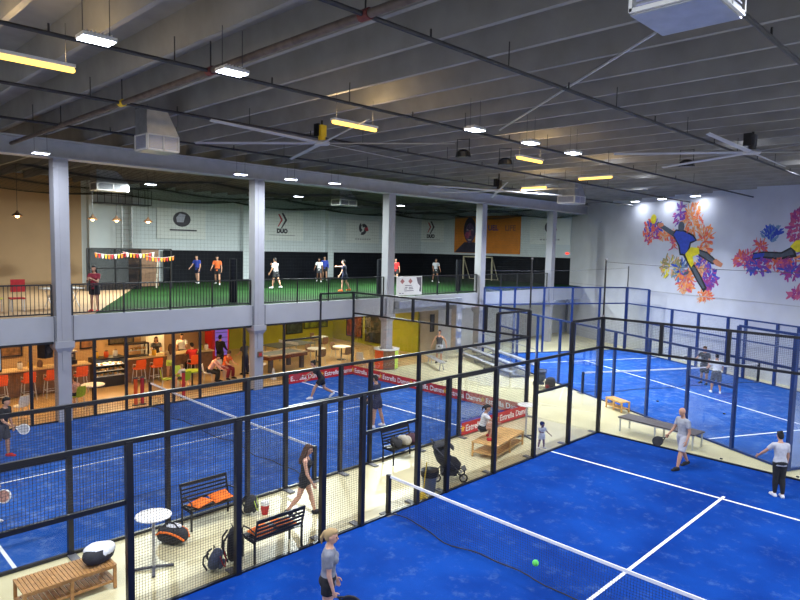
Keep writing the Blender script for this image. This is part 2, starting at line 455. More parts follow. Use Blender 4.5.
# ------------------------------------------------------------------ nets
def court_net(label, loc, rz):
    t = thing('court_net', label, 'net', loc, rz, None)
    def sag(x): return .92-.04*(1-((x-5)/5)**2)
    b = MB()
    n = 190
    for i in range(n+1):
        x = 10*i/n; y = .05*math.sin(x*2.1)+.03*math.sin(x*5.3)
        z1 = sag(x); r = .0026
        vs = [V((x+dx, yy+dy, z)) for z, yy in ((z1, 0), (.02, y)) for dx, dy in ((r, 0), (0, r), (-r, 0), (0, -r))]
        b.add(vs, [(q, (q+1) % 4, 4+(q+1) % 4, 4+q) for q in range(4)])
    for j in range(17):
        k = j/17
        b.path([(10*i/40, (1-k)*(.05*math.sin(i/4*2.1)+.03*math.sin(i/4*5.3)), .02+(sag(i/4)-.02)*k) for i in range(41)], .0026, 4, False)
    b.build('netting', M_netw, t)
    MB().path([(10*i/50, (.09+.06*math.sin(i/5*1.3))*math.sin(i/5*2.3+.4)+.03*math.sin(i/5*5.7), .025) for i in range(51)], .014, 6).build('bottom_rope', M_netw, t)
    b = MB()
    for i in range(20):
        x0, x1 = i*.5, i*.5+.5
        b.bar((x0, 0, sag(x0)), (x1, 0, sag(x1)), .022, .06)
    b.build('top_band', M_line, t)
    for x in (-.06, 10.06):
        p = MB().box((x, 0, .48), (.09, .09, .96)).build('post', M_black, t)
        MB().box((x, 0, .012), (.3, .3, .022)).build('base_plate', M_plate, p)
    return t
court_net('net with white top band across the nearest blue court', (0, 0, 0), 0)
court_net('net across the middle court before the cafe', (-12.95, 0, 0), 0)
court_net('net across the slanted court by the painted wall', (CC.x, CC.y, 0), RCC)

# ------------------------------------------------------------------ sponsor banners
def star(b, cx, cz, r, y0, y1):
    pts = [(cx+(r if i % 2 == 0 else r*.42)*math.sin(i*PI/5), cz+(r if i % 2 == 0 else r*.42)*math.cos(i*PI/5)) for i in range(10)]
    b.prism(pts, lambda u, v: (u, y0, v), lambda u, v: (u, y1, v))
def sponsor(label, loc, rz, L, n):
    t = thing('advertising_banner', label, 'banner', loc, rz, None)
    MB().box((L/2, 0, .24), (L, .012, .42)).build('vinyl_sheet', M_red, t)
    for i in range(n):
        x = L*(i+.5)/n
        lettering('Estrella Damm', .30, M_wprint, t, (x+.12, -.012, .235), 0, .004)
        b = MB(); star(b, x-.92, .25, .13, -.014, -.008); b.build('star_emblem', M_gold, t)
    return t
sponsor('red banner with white lettering along the cafe side of the middle court', (-12.88, 6.1, 0), PI/2, 3.85, 2)
sponsor('long red banner across the end wall of the middle court', (-12.9, 9.92, 0), 0, 9.9, 5)
sponsor('short red banner on the walkway fence behind the seated girl', (-2.84, 6.08, 0), PI/2, 3.85, 2)
CLOTH_R = pm('dull_red_cloth', (.14, .012, .015), .85, 0, .2, 9)
# ------------------------------------------------------------------ courtside furniture
def metal_bench(label, loc, rz, group='black slatted metal benches beside the courts'):
    """faces local +Y; back at local y = 0"""
    t = thing('metal_bench', label, 'bench', loc, rz, group)
    L = 1.12
    for s in (-1, 1):
        x = s*L/2
        b = MB(); b.bar((x, .48, 0), (x, .48, .44), .035); b.bar((x, .05, 0), (x, .05, .44), .035); b.bar((x, .02, .42), (x, .52, .42), .035)
        b.build('leg_frame', M_black, t)
        b = MB(); b.path([(x, .02, .62), (x, .25, .66), (x, .46, .64), (x, .50, .56), (x, .48, .44)], .016, 6)
        b.build('armrest', M_black, t)
    b = MB()
    for k in range(7): b.box((0, .06+k*.072, .45), (L, .045, .018))
    b.build('seat', M_black, t)
    b = MB()
    for k in range(5):
        z = .52+k*.082; b.box((0, .04-(z-.45)*.22, z), (L, .018, .042), (.2, 0, 0))
    for s in (-1, 1): b.bar((s*L/2, .05, .44), (s*L/2, -.055, .90), .03)
    b.box((0, -.055, .89), (L, .03, .035))
    b.build('backrest', M_black, t)
    return t
bA = metal_bench('black slatted bench against the middle fence with two orange cushions', (-2.74, -3.22, 0), -PI/2)
bB = metal_bench('black slatted bench seen from behind at the nearest fence, orange cushions on it', (-.10, -2.98, 0), PI/2)
bC = metal_bench('black slatted bench piled with bags, beyond the walking woman', (-2.80, 2.95, 0), -PI/2)
def cushion(label, loc, rot, sx=.44, sy=.40):
    b = MB(); n = 10; vs = []; fs = []
    for sgn in (1, -1):
        for i in range(n+1):
            for j in range(n+1):
                u, v = i/n*2-1, j/n*2-1
                h = (max(0, (1-u**4)*(1-v**4)))**.5*.05
                pin = 1-.10*(u*u*v*v)*-1
                k = 1-.06*(1-abs(u*v))
                vs.append((u*sx/2*k, v*sy/2*k, sgn*h+.0005*sgn))
    m = (n+1)**2
    for s in range(2):
        for i in range(n):
            for j in range(n): fs.append((s*m+i*(n+1)+j, s*m+(i+1)*(n+1)+j, s*m+(i+1)*(n+1)+j+1, s*m+i*(n+1)+j+1))
    b.add(vs, fs)
    o = b.build('seat_cushion', M_orange, None, True); o.location = loc; o.rotation_euler = rot
    tag(o, label, 'cushion', 'orange seat cushions on the benches')
cushion('left orange cushion on the bench against the middle fence', (-2.44, -3.48, .515), (.08, .10, -PI/2+.2))
cushion('right orange cushion on the bench against the middle fence', (-2.46, -2.98, .53), (-.15, .12, -PI/2-.05))
cushion('orange cushion on the near bench, end closer to the backpack', (-.38, -3.24, .515), (.05, -.05, PI/2+.1), .46)
cushion('orange cushion on the near bench, end toward the walking woman', (-.38, -2.72, .53), (-.1, .1, PI/2-.2), .46)

def slat_table(label, loc, rz, L=1.45, W=.62, H=.45, mat=None, name='wooden_bench', shelf=True):
    mat = mat or M_wood
    t = thing(name, label, 'bench', loc, rz, 'slatted wooden bench tables')
    b = MB(); n = int(L/.062)
    for k in range(n): b.box((-L/2+(k+.5)*L/n, 0, H-.012), (L/n*.80, W, .024))
    for s in (-1, 1): b.box((0, s*(W/2-.03), H-.045), (L-.02, .035, .05))
    b.build('slatted_top', mat, t)
    for sx in (-1, 0, 1):
        for sy in (-1, 1): MB().box((sx*(L/2-.03), sy*(W/2-.035), (H-.024)/2), (.05, .05, H-.024)).build('leg', mat, t)
    if shelf:
        b = MB(); n = int(L/.08)
        for k in range(n): b.box((-L/2+(k+.5)*L/n, 0, .14), (L/n*.8, W-.1, .018))
        for s in (-1, 1): b.box((0, s*(W/2-.06), .12), (L-.06, .03, .03))
        b.build('shelf', mat, t)
    return t
slat_table('slatted wooden bench with a white towel and bag, at bottom left', (-1.40, -6.55, 0), PI/2+.0, 1.5, .64)
slat_table('light wooden slatted table where the girl in white is sitting', (-1.18, 5.85, 0), PI/2+.2, 2.05, .85, .45, M_wood2)
slat_table('small wooden slatted bench by the blue fence, left of the long grey bench', (-1.05, 13.62, 0), RC, 1.0, .42, .42, M_wood2)
# long grey bench
t = thing('long_bench', 'long grey-brown topped bench behind the bald man', 'bench', (1.72, 10.98, 0), -.10)
b = MB(); b.box((0, 0, .50), (2.7, .72, .035)); b.build('top', pm('grey_brown_top', (.09, .075, .075), .5, 0, .15, 8), t)
b = MB(); b.box((0, .33, .47), (2.66, .03, .04)); b.box((0, -.33, .47), (2.66, .03, .04)); b.build('apron', M_alu, t)
for x in (-1.28, 0, 1.28):
    for y in (-.31, .31): MB().box((x, y, .235), (.045, .045, .47)).build('leg', M_alu, t)
def round_table(label, loc, H=1.06, r=.33):
    t = thing('round_bar_table', label, 'table', loc, 0, 'tall white round bar tables')
    MB().lathe([(r-.015, 0), (r, .008), (r, .026), (r-.012, .034)], (0, 0, H-.034), 32).build('tabletop', M_wplastic, t, True)
    MB().lathe([(.035, .03), (.032, .1), (.032, H-.05), (.12, H-.034)], (0, 0, 0), 14).build('column', M_alu, t, True)
    b = MB()
    for k in range(4):
        a = PI/4+k*PI/2+.35; b.bar((0, 0, .035), (.36*math.cos(a), .36*math.sin(a), .018), .06, .03)
    b.build('cross_base', M_dgrey, t)
round_table('white round bar table standing left of the orange cushioned bench', (-1.31, -5.03, 0))
round_table('white round bar table at the far corner of the middle court', (-1.42, 7.72, 0), 1.1, .30)

# ---- bags, backpacks and small things
def lumpy(b, c, r, seed, amp=.12, nu=18, nv=12, R=None, flat=.0):
    rnd = random.Random(seed); k = [(rnd.uniform(-3, 3), rnd.uniform(-3, 3), rnd.uniform(-3, 3), rnd.uniform(0, 6)) for _ in range(5)]
    o = len(b.v); b.ball((0, 0, 0), r, nu, nv)
    for i in range(o, len(b.v)):
        p = V(b.v[i]); q = V((p.x/r[0], p.y/r[1], p.z/r[2]))
        s = 1+amp*sum(math.sin(a*q.x+e*q.y+f*q.z+g) for a, e, f, g in k)/3
        sq = max(abs(q.x), abs(q.y), abs(q.z)); s *= 1+.22*(1/max(sq, .5)-1)
        p = p*s
        if R is not None: p = R @ p
        p = p+V(c)
        if p.z < flat: p.z = flat
        b.v[i] = tuple(p)
    return b
def racket_bag(label, loc, rz, trim, body):
    t = thing('racket_bag', label, 'bag', loc, rz)
    lumpy(MB(), (0, 0, .17), (.36, .19, .18), 5, .08).build('body', body, t, True)
    b = MB()
    for s in (-1, 1): b.path([(-.33, s*.12, .16), (-.16, s*.185, .27), (.05, s*.19, .29), (.24, s*.17, .24), (.35, s*.09, .13)], .022, 6)
    b.build('piping', trim, t, True)
    MB().path([(-.2, -.02, .33), (-.1, -.02, .42), (.08, -.02, .42), (.18, -.02, .33)], .016, 6).build('carry_handle', M_char, t, True)
    lumpy(MB(), (.02, .05, .32), (.17, .10, .06), 8, .2, flat=.2).build('loose_clothing', M_towel if trim is M_orange else body, t, True)
    return t
racket_bag('black and orange racket bag on the floor beside the round table', (-2.08, -4.30, 0), .5, M_orange, M_char)
def backpack(label, loc, rz, body, trim, lean=.2, h=.48):
    t = thing('backpack', label, 'bag', loc, rz)
    R = Euler((-lean, 0, 0)).to_matrix()
    lumpy(MB(), (0, 0, h/2), (.17, .12, h/2), 11, .06, R=R).build('body', body, t, True)
    lumpy(MB(), (0, .12, h*.30), (.12, .05, h*.2), 3, .06, R=R).build('front_pocket', body, t, True)
    for s in (-1, 1):
        MB().path([(s*.09, -.1, h*.88), (s*.11, -.19, h*.7), (s*.12, -.20, h*.4), (s*.13, -.12, h*.12)], .02, 6).build('shoulder_strap', M_char, t, True)
    MB().path([(-.12, .125, h*.78), (-.10, .17, h*.40), (0, .185, h*.16), (.10, .17, h*.40), (.12, .125, h*.78)], .011, 6).build('zip_piping', trim, t, True)
    MB().path([(-.04, -.02, h), (0, -.03, h+.06), (.04, -.02, h)], .01, 6).build('grab_loop', M_char, t, True)
    return t
backpack('black backpack with neon trim on the floor beside the red cup', (-2.22, -2.36, 0), -PI/4, M_char, M_neon, .35, .46)
backpack('black backpack leaning on the near bench end behind the fence post', (-.50, -3.80, .0), -.4, M_char, M_dgrey, .05, .72)
backpack('blue-grey bag slumped on the floor at the foot of the fence post', (-.47, -4.20, 0), -.8, M_bluef, M_redf, .3, .42)
t = thing('sports_bag', 'dark bag under a white towel on the slatted bench', 'bag', (-1.38, -6.02, .45), PI/2+.3)
lumpy(MB(), (0, 0, .14), (.30, .19, .15), 21, .08).build('body', M_char, t, True)
lumpy(MB(), (.05, 0, .19), (.27, .20, .13), 22, .12, flat=.02).build('towel', M_towel, t, True)
MB().path([(-.22, -.1, .1), (-.28, 0, .2), (-.22, .1, .1)], .012, 6).build('strap', M_dgrey, t, True)
for lab, loc, mt, sd in (('black holdall on the left of the bag-laden bench', (-2.5, 2.66, .46), M_char, 31), ('beige jacket heap in the middle of the bag-laden bench', (-2.48, 2.98, .46), pm('beige_cloth', (.42, .38, .30), .9, 0, .2, 14), 32), ('dark maroon bag on the right of the bag-laden bench', (-2.5, 3.32, .46), pm('maroon_cloth', (.05, .018, .03), .8, 0, .2, 9), 33)):
    t = thing('holdall', lab, 'bag', loc, sd*.7, None)
    lumpy(MB(), (0, 0, .13), (.2, .15, .15), sd, .14).build('body', mt, t, True)
    MB().path([(-.1, 0, .25), (-.05, .02, .34), (.05, .02, .34), (.1, 0, .25)], .012, 6).build('handle', M_char, t, True)
# red cup with white lid
t = thing('drink_cup', 'red drinks tub with a white lid on the walkway floor', 'cup', (-2.00, -2.10, 0))
MB().lathe([(.075, 0), (.09, .1), (.098, .22)], (0, 0, 0), 18).build('cup_body', M_red, t, True)
MB().lathe([(.1, .22), (.1, .24), (.085, .30), (.05, .32)], (0, 0, 0), 18).build('lid', M_wplastic, t, True)
# litter bin with liner
t = thing('litter_bin', 'grey litter bin with black liner beside the pushchair', 'bin', (-.33, 1.72, 0))
MB().lathe([(.15, 0), (.155, .02), (.205, .56), (.215, .57)], (0, 0, 0), 20).build('bin_body', pm('bin_grey', (.12, .15, .22), .5, 0, .1, 5), t, True)
MB().lathe([(.212, .43), (.226, .46), (.224, .58), (.20, .60), (.185, .50)], (0, 0, 0), 20).build('liner', M_rubber, t, True)
MB().lathe([(.2, .575), (.225, .59), (.2, .605)], (0, 0, 0), 20).build('rim', M_black, t, True)
# yellow broom
t = thing('broom', 'yellow broom leaning by the litter bin at the fence', 'broom', (-.14, 1.28, 0))
MB().tube((0, 0, .12), (.02, .09, .92), .014, None, 8).build('handle', M_yellow, t)
MB().loft([((0, 0, 0), .16, .09), ((0, 0, .06), .15, .08), ((0, 0, .13), .09, .045), ((0, .01, .17), .03, .03)], 14).build('brush_head', M_yellow, t, True)
# pushchairs
def stroller(label, loc, rz, sc=1.0, cloth=M_char):
    t = thing('pushchair', label, 'pushchair', loc, rz); t.scale = (sc, sc, sc)
    for s in (-1, 1):
        x = s*.24
        b = MB(); b.path([(x, -.42, 1.0), (x, -.30, .86), (x, .12, .46), (x, .40, .12)], .016, 6); b.path([(x, .02, .52), (x, -.30, .12)], .014, 6)
        b.build('side_frame', M_dgrey, t)
        for y in (.40, -.32):
            w = MB(); w.path([(x+.0, y+.1*math.cos(a*PI/8), .115+.1*math.sin(a*PI/8)) for a in range(17)], .022, 6, False)
            o = w.build('wheel', M_rubber, t, True)
            h = MB(); h.tube((x-.03, y, .115), (x+.03, y, .115), .03)
            for a in range(5): h.bar((x, y, .115), (x, y+.095*math.cos(a*1.257), .115+.095*math.sin(a*1.257)), .012)
            h.build('hub', M_grey, o)
    MB().path([(-.24, -.42, 1.0), (-.22, -.45, 1.03), (.22, -.45, 1.03), (.24, -.42, 1.0)], .018, 6).build('push_handle', M_rubber, t)
    b = MB(); b.path([(0, .30, .34), (0, .16, .42), (0, .0, .46), (0, -.14, .60), (0, -.26, .82)], [.12, .19, .20, .20, .17], 12)
    o = b.build('seat', cloth, t, True)
    for v in o.data.vertices: v.co.x *= 1.35
    c = MB(); vs = []; fs = []; n = 12
    for i in range(n+1):
        a = PI*.12+i/n*PI*.62
        for k in range(9):
            e = -1+k/4; vs.append((.235*e, -.14+.36*math.cos(a+.25)*(1-.12*e*e), .70+.34*math.sin(a+.25)*(1-.15*e*e)))
    for i in range(n):
        for k in range(8): fs.append((i*9+k, i*9+k+1, (i+1)*9+k+1, (i+1)*9+k))
    c.add(vs, fs); o = c.build('canopy', cloth, t, True); m = o.modifiers.new('s', 'SOLIDIFY'); m.thickness = .02
    MB().box((0, .02, .22), (.40, .42, .13)).build('basket', cloth, t)
    MB().box((0, .44, .30), (.36, .12, .025), (.4, 0, 0)).build('footrest', M_dgrey, t)
    return t
stroller('black pushchair parked on the walkway beside the litter bin', (-.62, 2.78, 0), -.75)
stroller('small dark pushchair with red details by the blue corner post', (-5.35, 14.75, 0), .8, .85, M_bluef)
t = thing('rucksack', 'dark rucksack on the floor right of the far pushchair', 'bag', (-4.7, 14.6, 0), .6)
lumpy(MB(), (0, 0, .3), (.24, .17, .3), 41, .06).build('body', M_char, t, True)
lumpy(MB(), (-.14, -.14, .16), (.09, .07, .10), 42, .08).build('pocket', CLOTH_R, t, True)
# ball in play
o = MB().ball((0, 0, 0), .036, 18, 12).build('padel_ball', pm('ball_felt', (.12, .62, .12), .8, 0, .12, 30), None, True)
o.location = (6.5, -4.14, 2.78); tag(o, 'bright green ball in flight above the near net', 'ball')
# bleachers and small bench at the far end
t = thing('bleacher', 'grey tiered aluminium bleacher behind the middle court', 'bleacher', tuple(lw(-16.6, 10.55)), RC)
for k in range(3):
    y = k*.55; z = .28+k*.22
    MB().box((0, y, z), (6.4, .28, .04)).build('seat_plank', M_alu, t)
    MB().box((0, y+.28, z-.16), (6.4, .22, .03)).build('foot_plank', M_alu, t)
for x in (-3.0, -1.0, 1.0, 3.0):
    b = MB(); b.bar((x, 0, 0), (x, 0, .27), .04); b.bar((x, 1.1, 0), (x, 1.1, .7), .04); b.bar((x, 0, .25), (x, 1.25, .70), .04); b.bar((x, 0, .03), (x, 1.3, .03), .04)
    b.build('support_frame', M_steel, t)
MB().path([(-3.1, 1.3, .05), (-3.1, 1.33, 1.35), (3.1, 1.33, 1.35), (3.1, 1.3, .05)], .022, 6).build('guard_rail', M_steel, t)
t = thing('low_bench', 'low grey metal bench in front of the bleacher', 'bench', (-11.6, 14.6, 0), -.5)
MB().box((0, 0, .42), (2.2, .3, .04)).build('seat', M_alu, t)
for x in (-.9, .9):
    b = MB(); b.bar((x, -.12, 0), (x, -.05, .40), .035); b.bar((x, .12, 0), (x, .05, .40), .035); b.build('leg', M_steel, t)
# grey duct riser on the white wall
t = thing('air_duct', 'grey galvanised duct running along the gallery edge and down the white wall', 'duct', (0, 0, 0))
MB().box((-12.66, 15.0, 3.28), (.36, 4.6, .36)).build('horizontal_run', M_steel, t)
b = MB(); b.box((-12.66, 17.5, 2.0), (.36, .50, 2.95)); r = b.build('riser', M_steel, t)
for z in (1.0, 1.7, 2.4): MB().box((-12.47, 17.5, z), (.03, .34, .3)).build('grille', M_grey, r)
# ------------------------------------------------------------------ people
def skin_mat(n, c): return pm('skin_'+n, c, .55, 0, .05, 20)
SK = {'fair': skin_mat('fair', (.62, .34, .23)), 'tan': skin_mat('tan', (.46, .24, .15)), 'dark': skin_mat('dark', (.20, .09, .05))}
def cloth(n, c): return pm('cloth_'+n, c, .85, 0, .12, 14)
CL = dict(greytee=cloth('greytee', (.20, .21, .25)), black=cloth('black', (.010, .010, .013)), white=cloth('white', (.66, .66, .68)), lgrey=cloth('lgrey', (.42, .42, .46)),
          navy=cloth('navy', (.014, .018, .05)), red=cloth('red', (.50, .02, .02)), maroon=cloth('maroon', (.22, .015, .03)), blue=cloth('blue', (.03, .06, .40)), pink=cloth('pink', (.68, .36, .30)),
          stripe=cloth('stripe', (.30, .31, .34)), orange=cloth('orange', (.75, .14, .03)), khaki=cloth('khaki', (.33, .27, .18)), neon=cloth('neon', (.45, .60, .08)), dgrey=cloth('dgrey', (.05, .05, .06)))
HR = dict(blond=cloth('hair_blond', (.38, .26, .12)), brown=cloth('hair_brown', (.075, .035, .018)), black=cloth('hair_black', (.010, .008, .007)), grey=cloth('hair_grey', (.25, .24, .23)))
def fuse(b, name, mat, vox, it=4):
    """join overlapping closed shapes into one continuous skin"""
    me = b.mesh(name, mat)
    o = bpy.data.objects.new('tmp', me); COL.objects.link(o)
    m = o.modifiers.new('r', 'REMESH'); m.mode = 'VOXEL'; m.voxel_size = vox; m.use_smooth_shade = True
    s = o.modifiers.new('s', 'SMOOTH'); s.factor = .5; s.iterations = it
    bpy.context.view_layer.update()
    r = bpy.data.meshes.new_from_object(o.evaluated_get(bpy.context.evaluated_depsgraph_get()))
    bpy.data.objects.remove(o); r.name = name; r.materials.clear(); r.materials.append(mat)
    r.polygons.foreach_set('use_smooth', [True]*len(r.polygons))
    return r
def person(label, xy, face, h=1.72, sk='fair', hair=('short', 'brown'), top=('tee', 'white'), bottom=('shorts', 'black'), shoe='white', z=0,
           legs=((0, 0, .05), (0, 0, .05)), arms=((0, 8, 10, 0), (0, 8, 10, 0)), lean=0, side=0, head=(0, 0), fem=False, seat=None, near=False, head_scale=1., grip=(0, 0), cap=None, group=None, sock=None, feet_pitch=(0, 0)):
    """legs: (hip flex, knee flex, abduction) in degrees, left then right; arms: (shoulder flex, abduction, elbow flex, inward) ; local +Y is forward, +X the right side"""
    D = math.radians
    vox = h*(.0085 if near else .0115)
    body = MB(); shirt = MB(); low = MB()
    SHW = .098 if fem else .108; HPW = .094 if fem else .088
    M = Matrix.Rotation(-D(lean), 4, 'X') @ Matrix.Rotation(D(side), 4, 'Y')      # spine frame
    def T(x, y, zz): return M @ V((x*h, y*h, zz*h))
    # torso rings relative to the hip centre
    secs = [(-.055, .060, .055), (-.02, HPW*.96, .066), (.03, HPW, .064), (.10, .072 if fem else .078, .054), (.17, .078 if fem else .087, .058), (.235, .088 if fem else .098, .063), (.28, .078 if fem else .088, .048), (.305, .05, .036), (.33, .032, .032)]
    MS = Matrix.Scale(h, 4)
    body.loft([((0, 0, a), rx, ry) for a, rx, ry in secs], 20, M @ MS)
    if fem:
        for s in (-1, 1): body.ball(T(s*.042, .048, .212), .036*h)
    body.ball(T(0, -.012, .0), (HPW*.95*h, .066*h, .06*h), R=M.to_3x3())
    hz = .405
    Hm = M @ Matrix.Translation(V((0, .008*h, .352*h))) @ Matrix.Rotation(-D(head[0]), 4, 'Z') @ Matrix.Rotation(-D(head[1]), 4, 'X') @ Matrix.Translation(V((0, -.008*h, -.352*h)))
    HS = head_scale
    def Hd(x, y, zz): return Hm @ V((x*h*HS, (y*HS+.012)*h, (.352+.060*HS+zz*HS)*h))
    body.capsule(T(0, -.004, .29), Hm @ V((0, .004*h, .375*h)), .034*h if not fem else .029*h)
    Rh = Hm.to_3x3()
    body.ball(Hd(0, -.006, .010), (.046*h*HS, .057*h*HS, .058*h*HS), R=Rh)
    body.ball(Hd(0, .012, -.026), (.036*h*HS, .040*h*HS, .040*h*HS), R=Rh)
    body.capsule(Hd(0, .050, .002), Hd(0, .060, -.014), .006*h*HS, .0085*h*HS, 8)
    for s in (-1, 1): body.ball(Hd(s*.047, -.004, -.004), (.007*h*HS, .011*h*HS, .016*h*HS), 8, 6, Rh)
    # legs
    feet = []; lowpts = []
    shoes = []
    for i, s in enumerate((-1, 1)):
        hf, kf, ab = legs[i]
        hip = V((s*.048*h, 0, -.01*h))
        def dr(a, abd): return V((s*math.sin(D(abd)), math.sin(D(a))*math.cos(D(abd)), -math.cos(D(a))*math.cos(D(abd))))
        td = dr(hf, ab); sd = dr(hf-kf, ab*.6)
        kn = hip+td*.242*h; an = kn+sd*.238*h
        body.capsule(hip, kn, .055*h if fem else .052*h, .034*h)
        cm = kn+sd*.07*h; body.capsule(kn, cm, .034*h, .037*h); body.capsule(cm, an, .036*h, .020*h)
        fd = V((s*.15, 1, 0)).normalized()
        pit = D(feet_pitch[i]); fd = V((fd.x, fd.y*math.cos(pit), -math.sin(pit)))
        up = V((0, 0, 1)); fl = fd.normalized()
        heel = an-fl*.022*h-up*.022*h; toe = an+fl*.105*h-up*(.026*h)
        body.capsule(an, heel, .020*h, .018*h); body.capsule(heel, toe, .018*h, .014*h)
        sh = MB(); R = fl.to_track_quat('Y', 'Z').to_matrix()
        sh.capsule(heel+R @ V((0, 0, -.002*h)), an+fl*.055*h-up*.012*h, .026*h, .027*h); sh.capsule(heel-up*.004*h, toe-up*.002*h, .023*h, .021*h)
        sh.capsule(an-up*.004*h, heel, .025*h, .025*h)
        # flat sole
        sh.box((heel+toe)/2-up*.014*h+fl*.004*h, (.046*h, .150*h, .022*h), R)
        shoes.append(sh); lowpts.append(min(heel.z, toe.z)-.0255*h)
        if bottom:
            k = {'shorts': .62, 'mini': .40, 'trousers': 2., 'leggings': 2., 'long_shorts': .92, 'skirt': 0}[bottom[0]]
            inf = {'shorts': .016, 'mini': .008, 'trousers': .012, 'leggings': .006, 'long_shorts': .018, 'skirt': 0}[bottom[0]]*h
            if 0 < k <= 1:
                a, c = hip, hip+td*.242*h*k; r0 = (.055 if fem else .052)*h+inf; r1 = r0+(.038*h-r0)*k*.35 if bottom[0] != 'mini' else r0*.93
                low.capsule(a, a+td*.02*h, r0, r0); low.tube(a, c, r0, r1, 16)
            elif k > 1:
                r0 = (.055 if fem else .052)*h+inf; low.capsule(hip, kn, r0, .034*h+inf); low.capsule(kn, cm, .035*h+inf, .037*h+inf); low.tube(cm, kn+sd*.222*h, .037*h+inf, (.022 if bottom[0] == 'leggings' else .030)*h+inf, 14)
        feet.append(an)
    # pelvis part of the lower garment
    if bottom:
        inf = .010 if bottom[0] != 'leggings' else .006
        low.loft([((0, 0, a), rx+inf, ry+inf) for a, rx, ry in [(-.062, .058, .055)]+secs[1:3]+[(.065, HPW*.93, .060)]], 20, M @ MS)
        low.ball(T(0, -.012, 0), (HPW*.95*h+inf*h, (.066+inf)*h, (.06)*h), R=M.to_3x3())
        if bottom[0] == 'skirt': low.loft([((0, 0, -.16), HPW*1.35, .115), ((0, 0, .0), HPW+.012, .078), ((0, 0, .07), .085, .064)], 20, M @ MS)
    # arms
    hands = []
    fing = MB()
    for i, s in enumerate((-1, 1)):
        sf, ab, ef, inw = arms[i]
        shp = T(s*SHW, -.004, .272)
        def da(a, abd, w=0):
            d = V((s*math.sin(D(abd)), math.sin(D(a))*math.cos(D(abd)), -math.cos(D(a))*math.cos(D(abd))))
            return (Matrix.Rotation(D(s*w), 3, 'Z') @ d)
        ud = da(sf, ab); fdv = da(sf+ef, ab*.5, inw)
        el = shp+ud*.170*h; wr = el+fdv*.148*h
        body.capsule(T(s*.05, 0, .275), shp, .038*h, .033*h)
        body.capsule(shp, el, (.029 if fem else .033)*h, .0225*h); body.capsule(el, wr, .0235*h, .0155*h)
        # hand: palm joined to the wrist; five fingers
        pn = (Matrix.Rotation(0, 3, 'Z') @ V((-s, 0, 0))); pn = (pn-fdv*pn.dot(fdv))
        if pn.length < .2: pn = V((0, 0, -1))-fdv*(-fdv.z)
        pn.normalize(); sv = fdv.cross(pn).normalized()
        if sv.y < 0: sv = -sv
        palm = wr+fdv*.028*h
        R = Matrix((sv, pn, fdv)).transposed()
        body.ball(palm, (.021*h, .0105*h, .032*h), 12, 8, R)
        cl = 1. if grip[i] else .28
        for q, (off, ln) in enumerate(((-.0155, .034), (-.005, .042), (.005, .045), (.015, .040))):
            a = wr+fdv*.050*h+sv*off*h; a0 = a-fdv*.015*h
            d1 = (fdv*math.cos(cl*1.1)+pn*math.sin(cl*1.1)); d2 = (fdv*math.cos(cl*2.5)+pn*math.sin(cl*2.5))
            m1 = a+d1*ln*.5*h; m2 = m1+d2*ln*.5*h
            fing.path([a0, a, m1, m2, m2+d2*.004*h], [.0052*h, .0056*h, .0052*h, .0042*h, .001*h], 7)
        a = wr+fdv*.014*h+sv*.016*h; d1 = (sv*.75+fdv*.6+pn*.25).normalized(); d2 = (fdv*.8+pn*(.2+cl*.6)+sv*.2).normalized()
        fing.path([a-sv*.008*h, a+d1*.012*h, a+d1*.026*h, a+d1*.026*h+d2*.024*h, a+d1*.026*h+d2*.028*h], [.006*h, .0068*h, .006*h, .0046*h, .001*h], 7)
        if top:
            k = {'tee': .62, 'tank': 0, 'long': 1.}[top[0]]
            if k:
                shirt.capsule(T(s*.05, 0, .272), shp, .044*h, .040*h)
                if k < 1: shirt.tube(shp-ud*.01*h, shp+ud*.170*h*k, .041*h, .036*h, 14)
                else: shirt.capsule(shp, el, .040*h, .030*h); shirt.tube(el, wr-fdv*.01*h, .030*h, .022*h, 12)
        hands.append((wr+fdv*.045*h+pn*.012*h, fdv, pn, sv))
    if top:
        inf = .010
        lo = [(-.045, HPW*.98, .064)] if top[0] != 'crop' else []
        hi = secs[1:8] if top[0] != 'tank' else secs[1:6]+[(.275, .062, .044)]
        shirt.loft([((0, 0, a), rx+inf, ry+inf) for a, rx, ry in lo+list(hi)], 20, M @ MS)
        if fem:
            for s in (-1, 1): shirt.ball(T(s*.042, .048, .212), .043*h)
        if top[0] == 'tank':
            for s in (-1, 1): shirt.path([T(s*.05, .055, .25), T(s*.055, .02, .30), T(s*.05, -.045, .27)], .014*h, 8)
    # lift so the soles (or the seat) meet what carries them
    dz = -min(lowpts) if seat is None else seat+.068*h-0.0
    # joined body
    bm_ = fuse(body, 'body', SK[sk], vox)
    t0 = bm_
    fm = fing.mesh('f', SK[sk], True)
    tmp = bmesh.new(); tmp.from_mesh(bm_); tmp.from_mesh(fm); tmp.to_mesh(bm_); tmp.free(); bpy.data.meshes.remove(fm)
    bm_.polygons.foreach_set('use_smooth', [True]*len(bm_.polygons))
    bm_.transform(Matrix.Translation((0, 0, dz)))
    root = obj('person', bm_, None, (xy[0], xy[1], z), D(face)-PI/2)
    tag(root, label, 'person', group)
    def part(name, b, mat, it=3, vx=None):
        me = fuse(b, name, mat, vx or vox, it); me.transform(Matrix.Translation((0, 0, dz))); return obj(name, me, root)
    if top: part('shirt', shirt, CL[top[1]])
    if bottom: part({'shorts': 'shorts', 'mini': 'shorts', 'trousers': 'trousers', 'leggings': 'leggings', 'long_shorts': 'shorts', 'skirt': 'skirt'}[bottom[0]], low, CL[bottom[1]])
    if shoe:
        for sh in shoes: part('shoe', sh, CL[shoe])
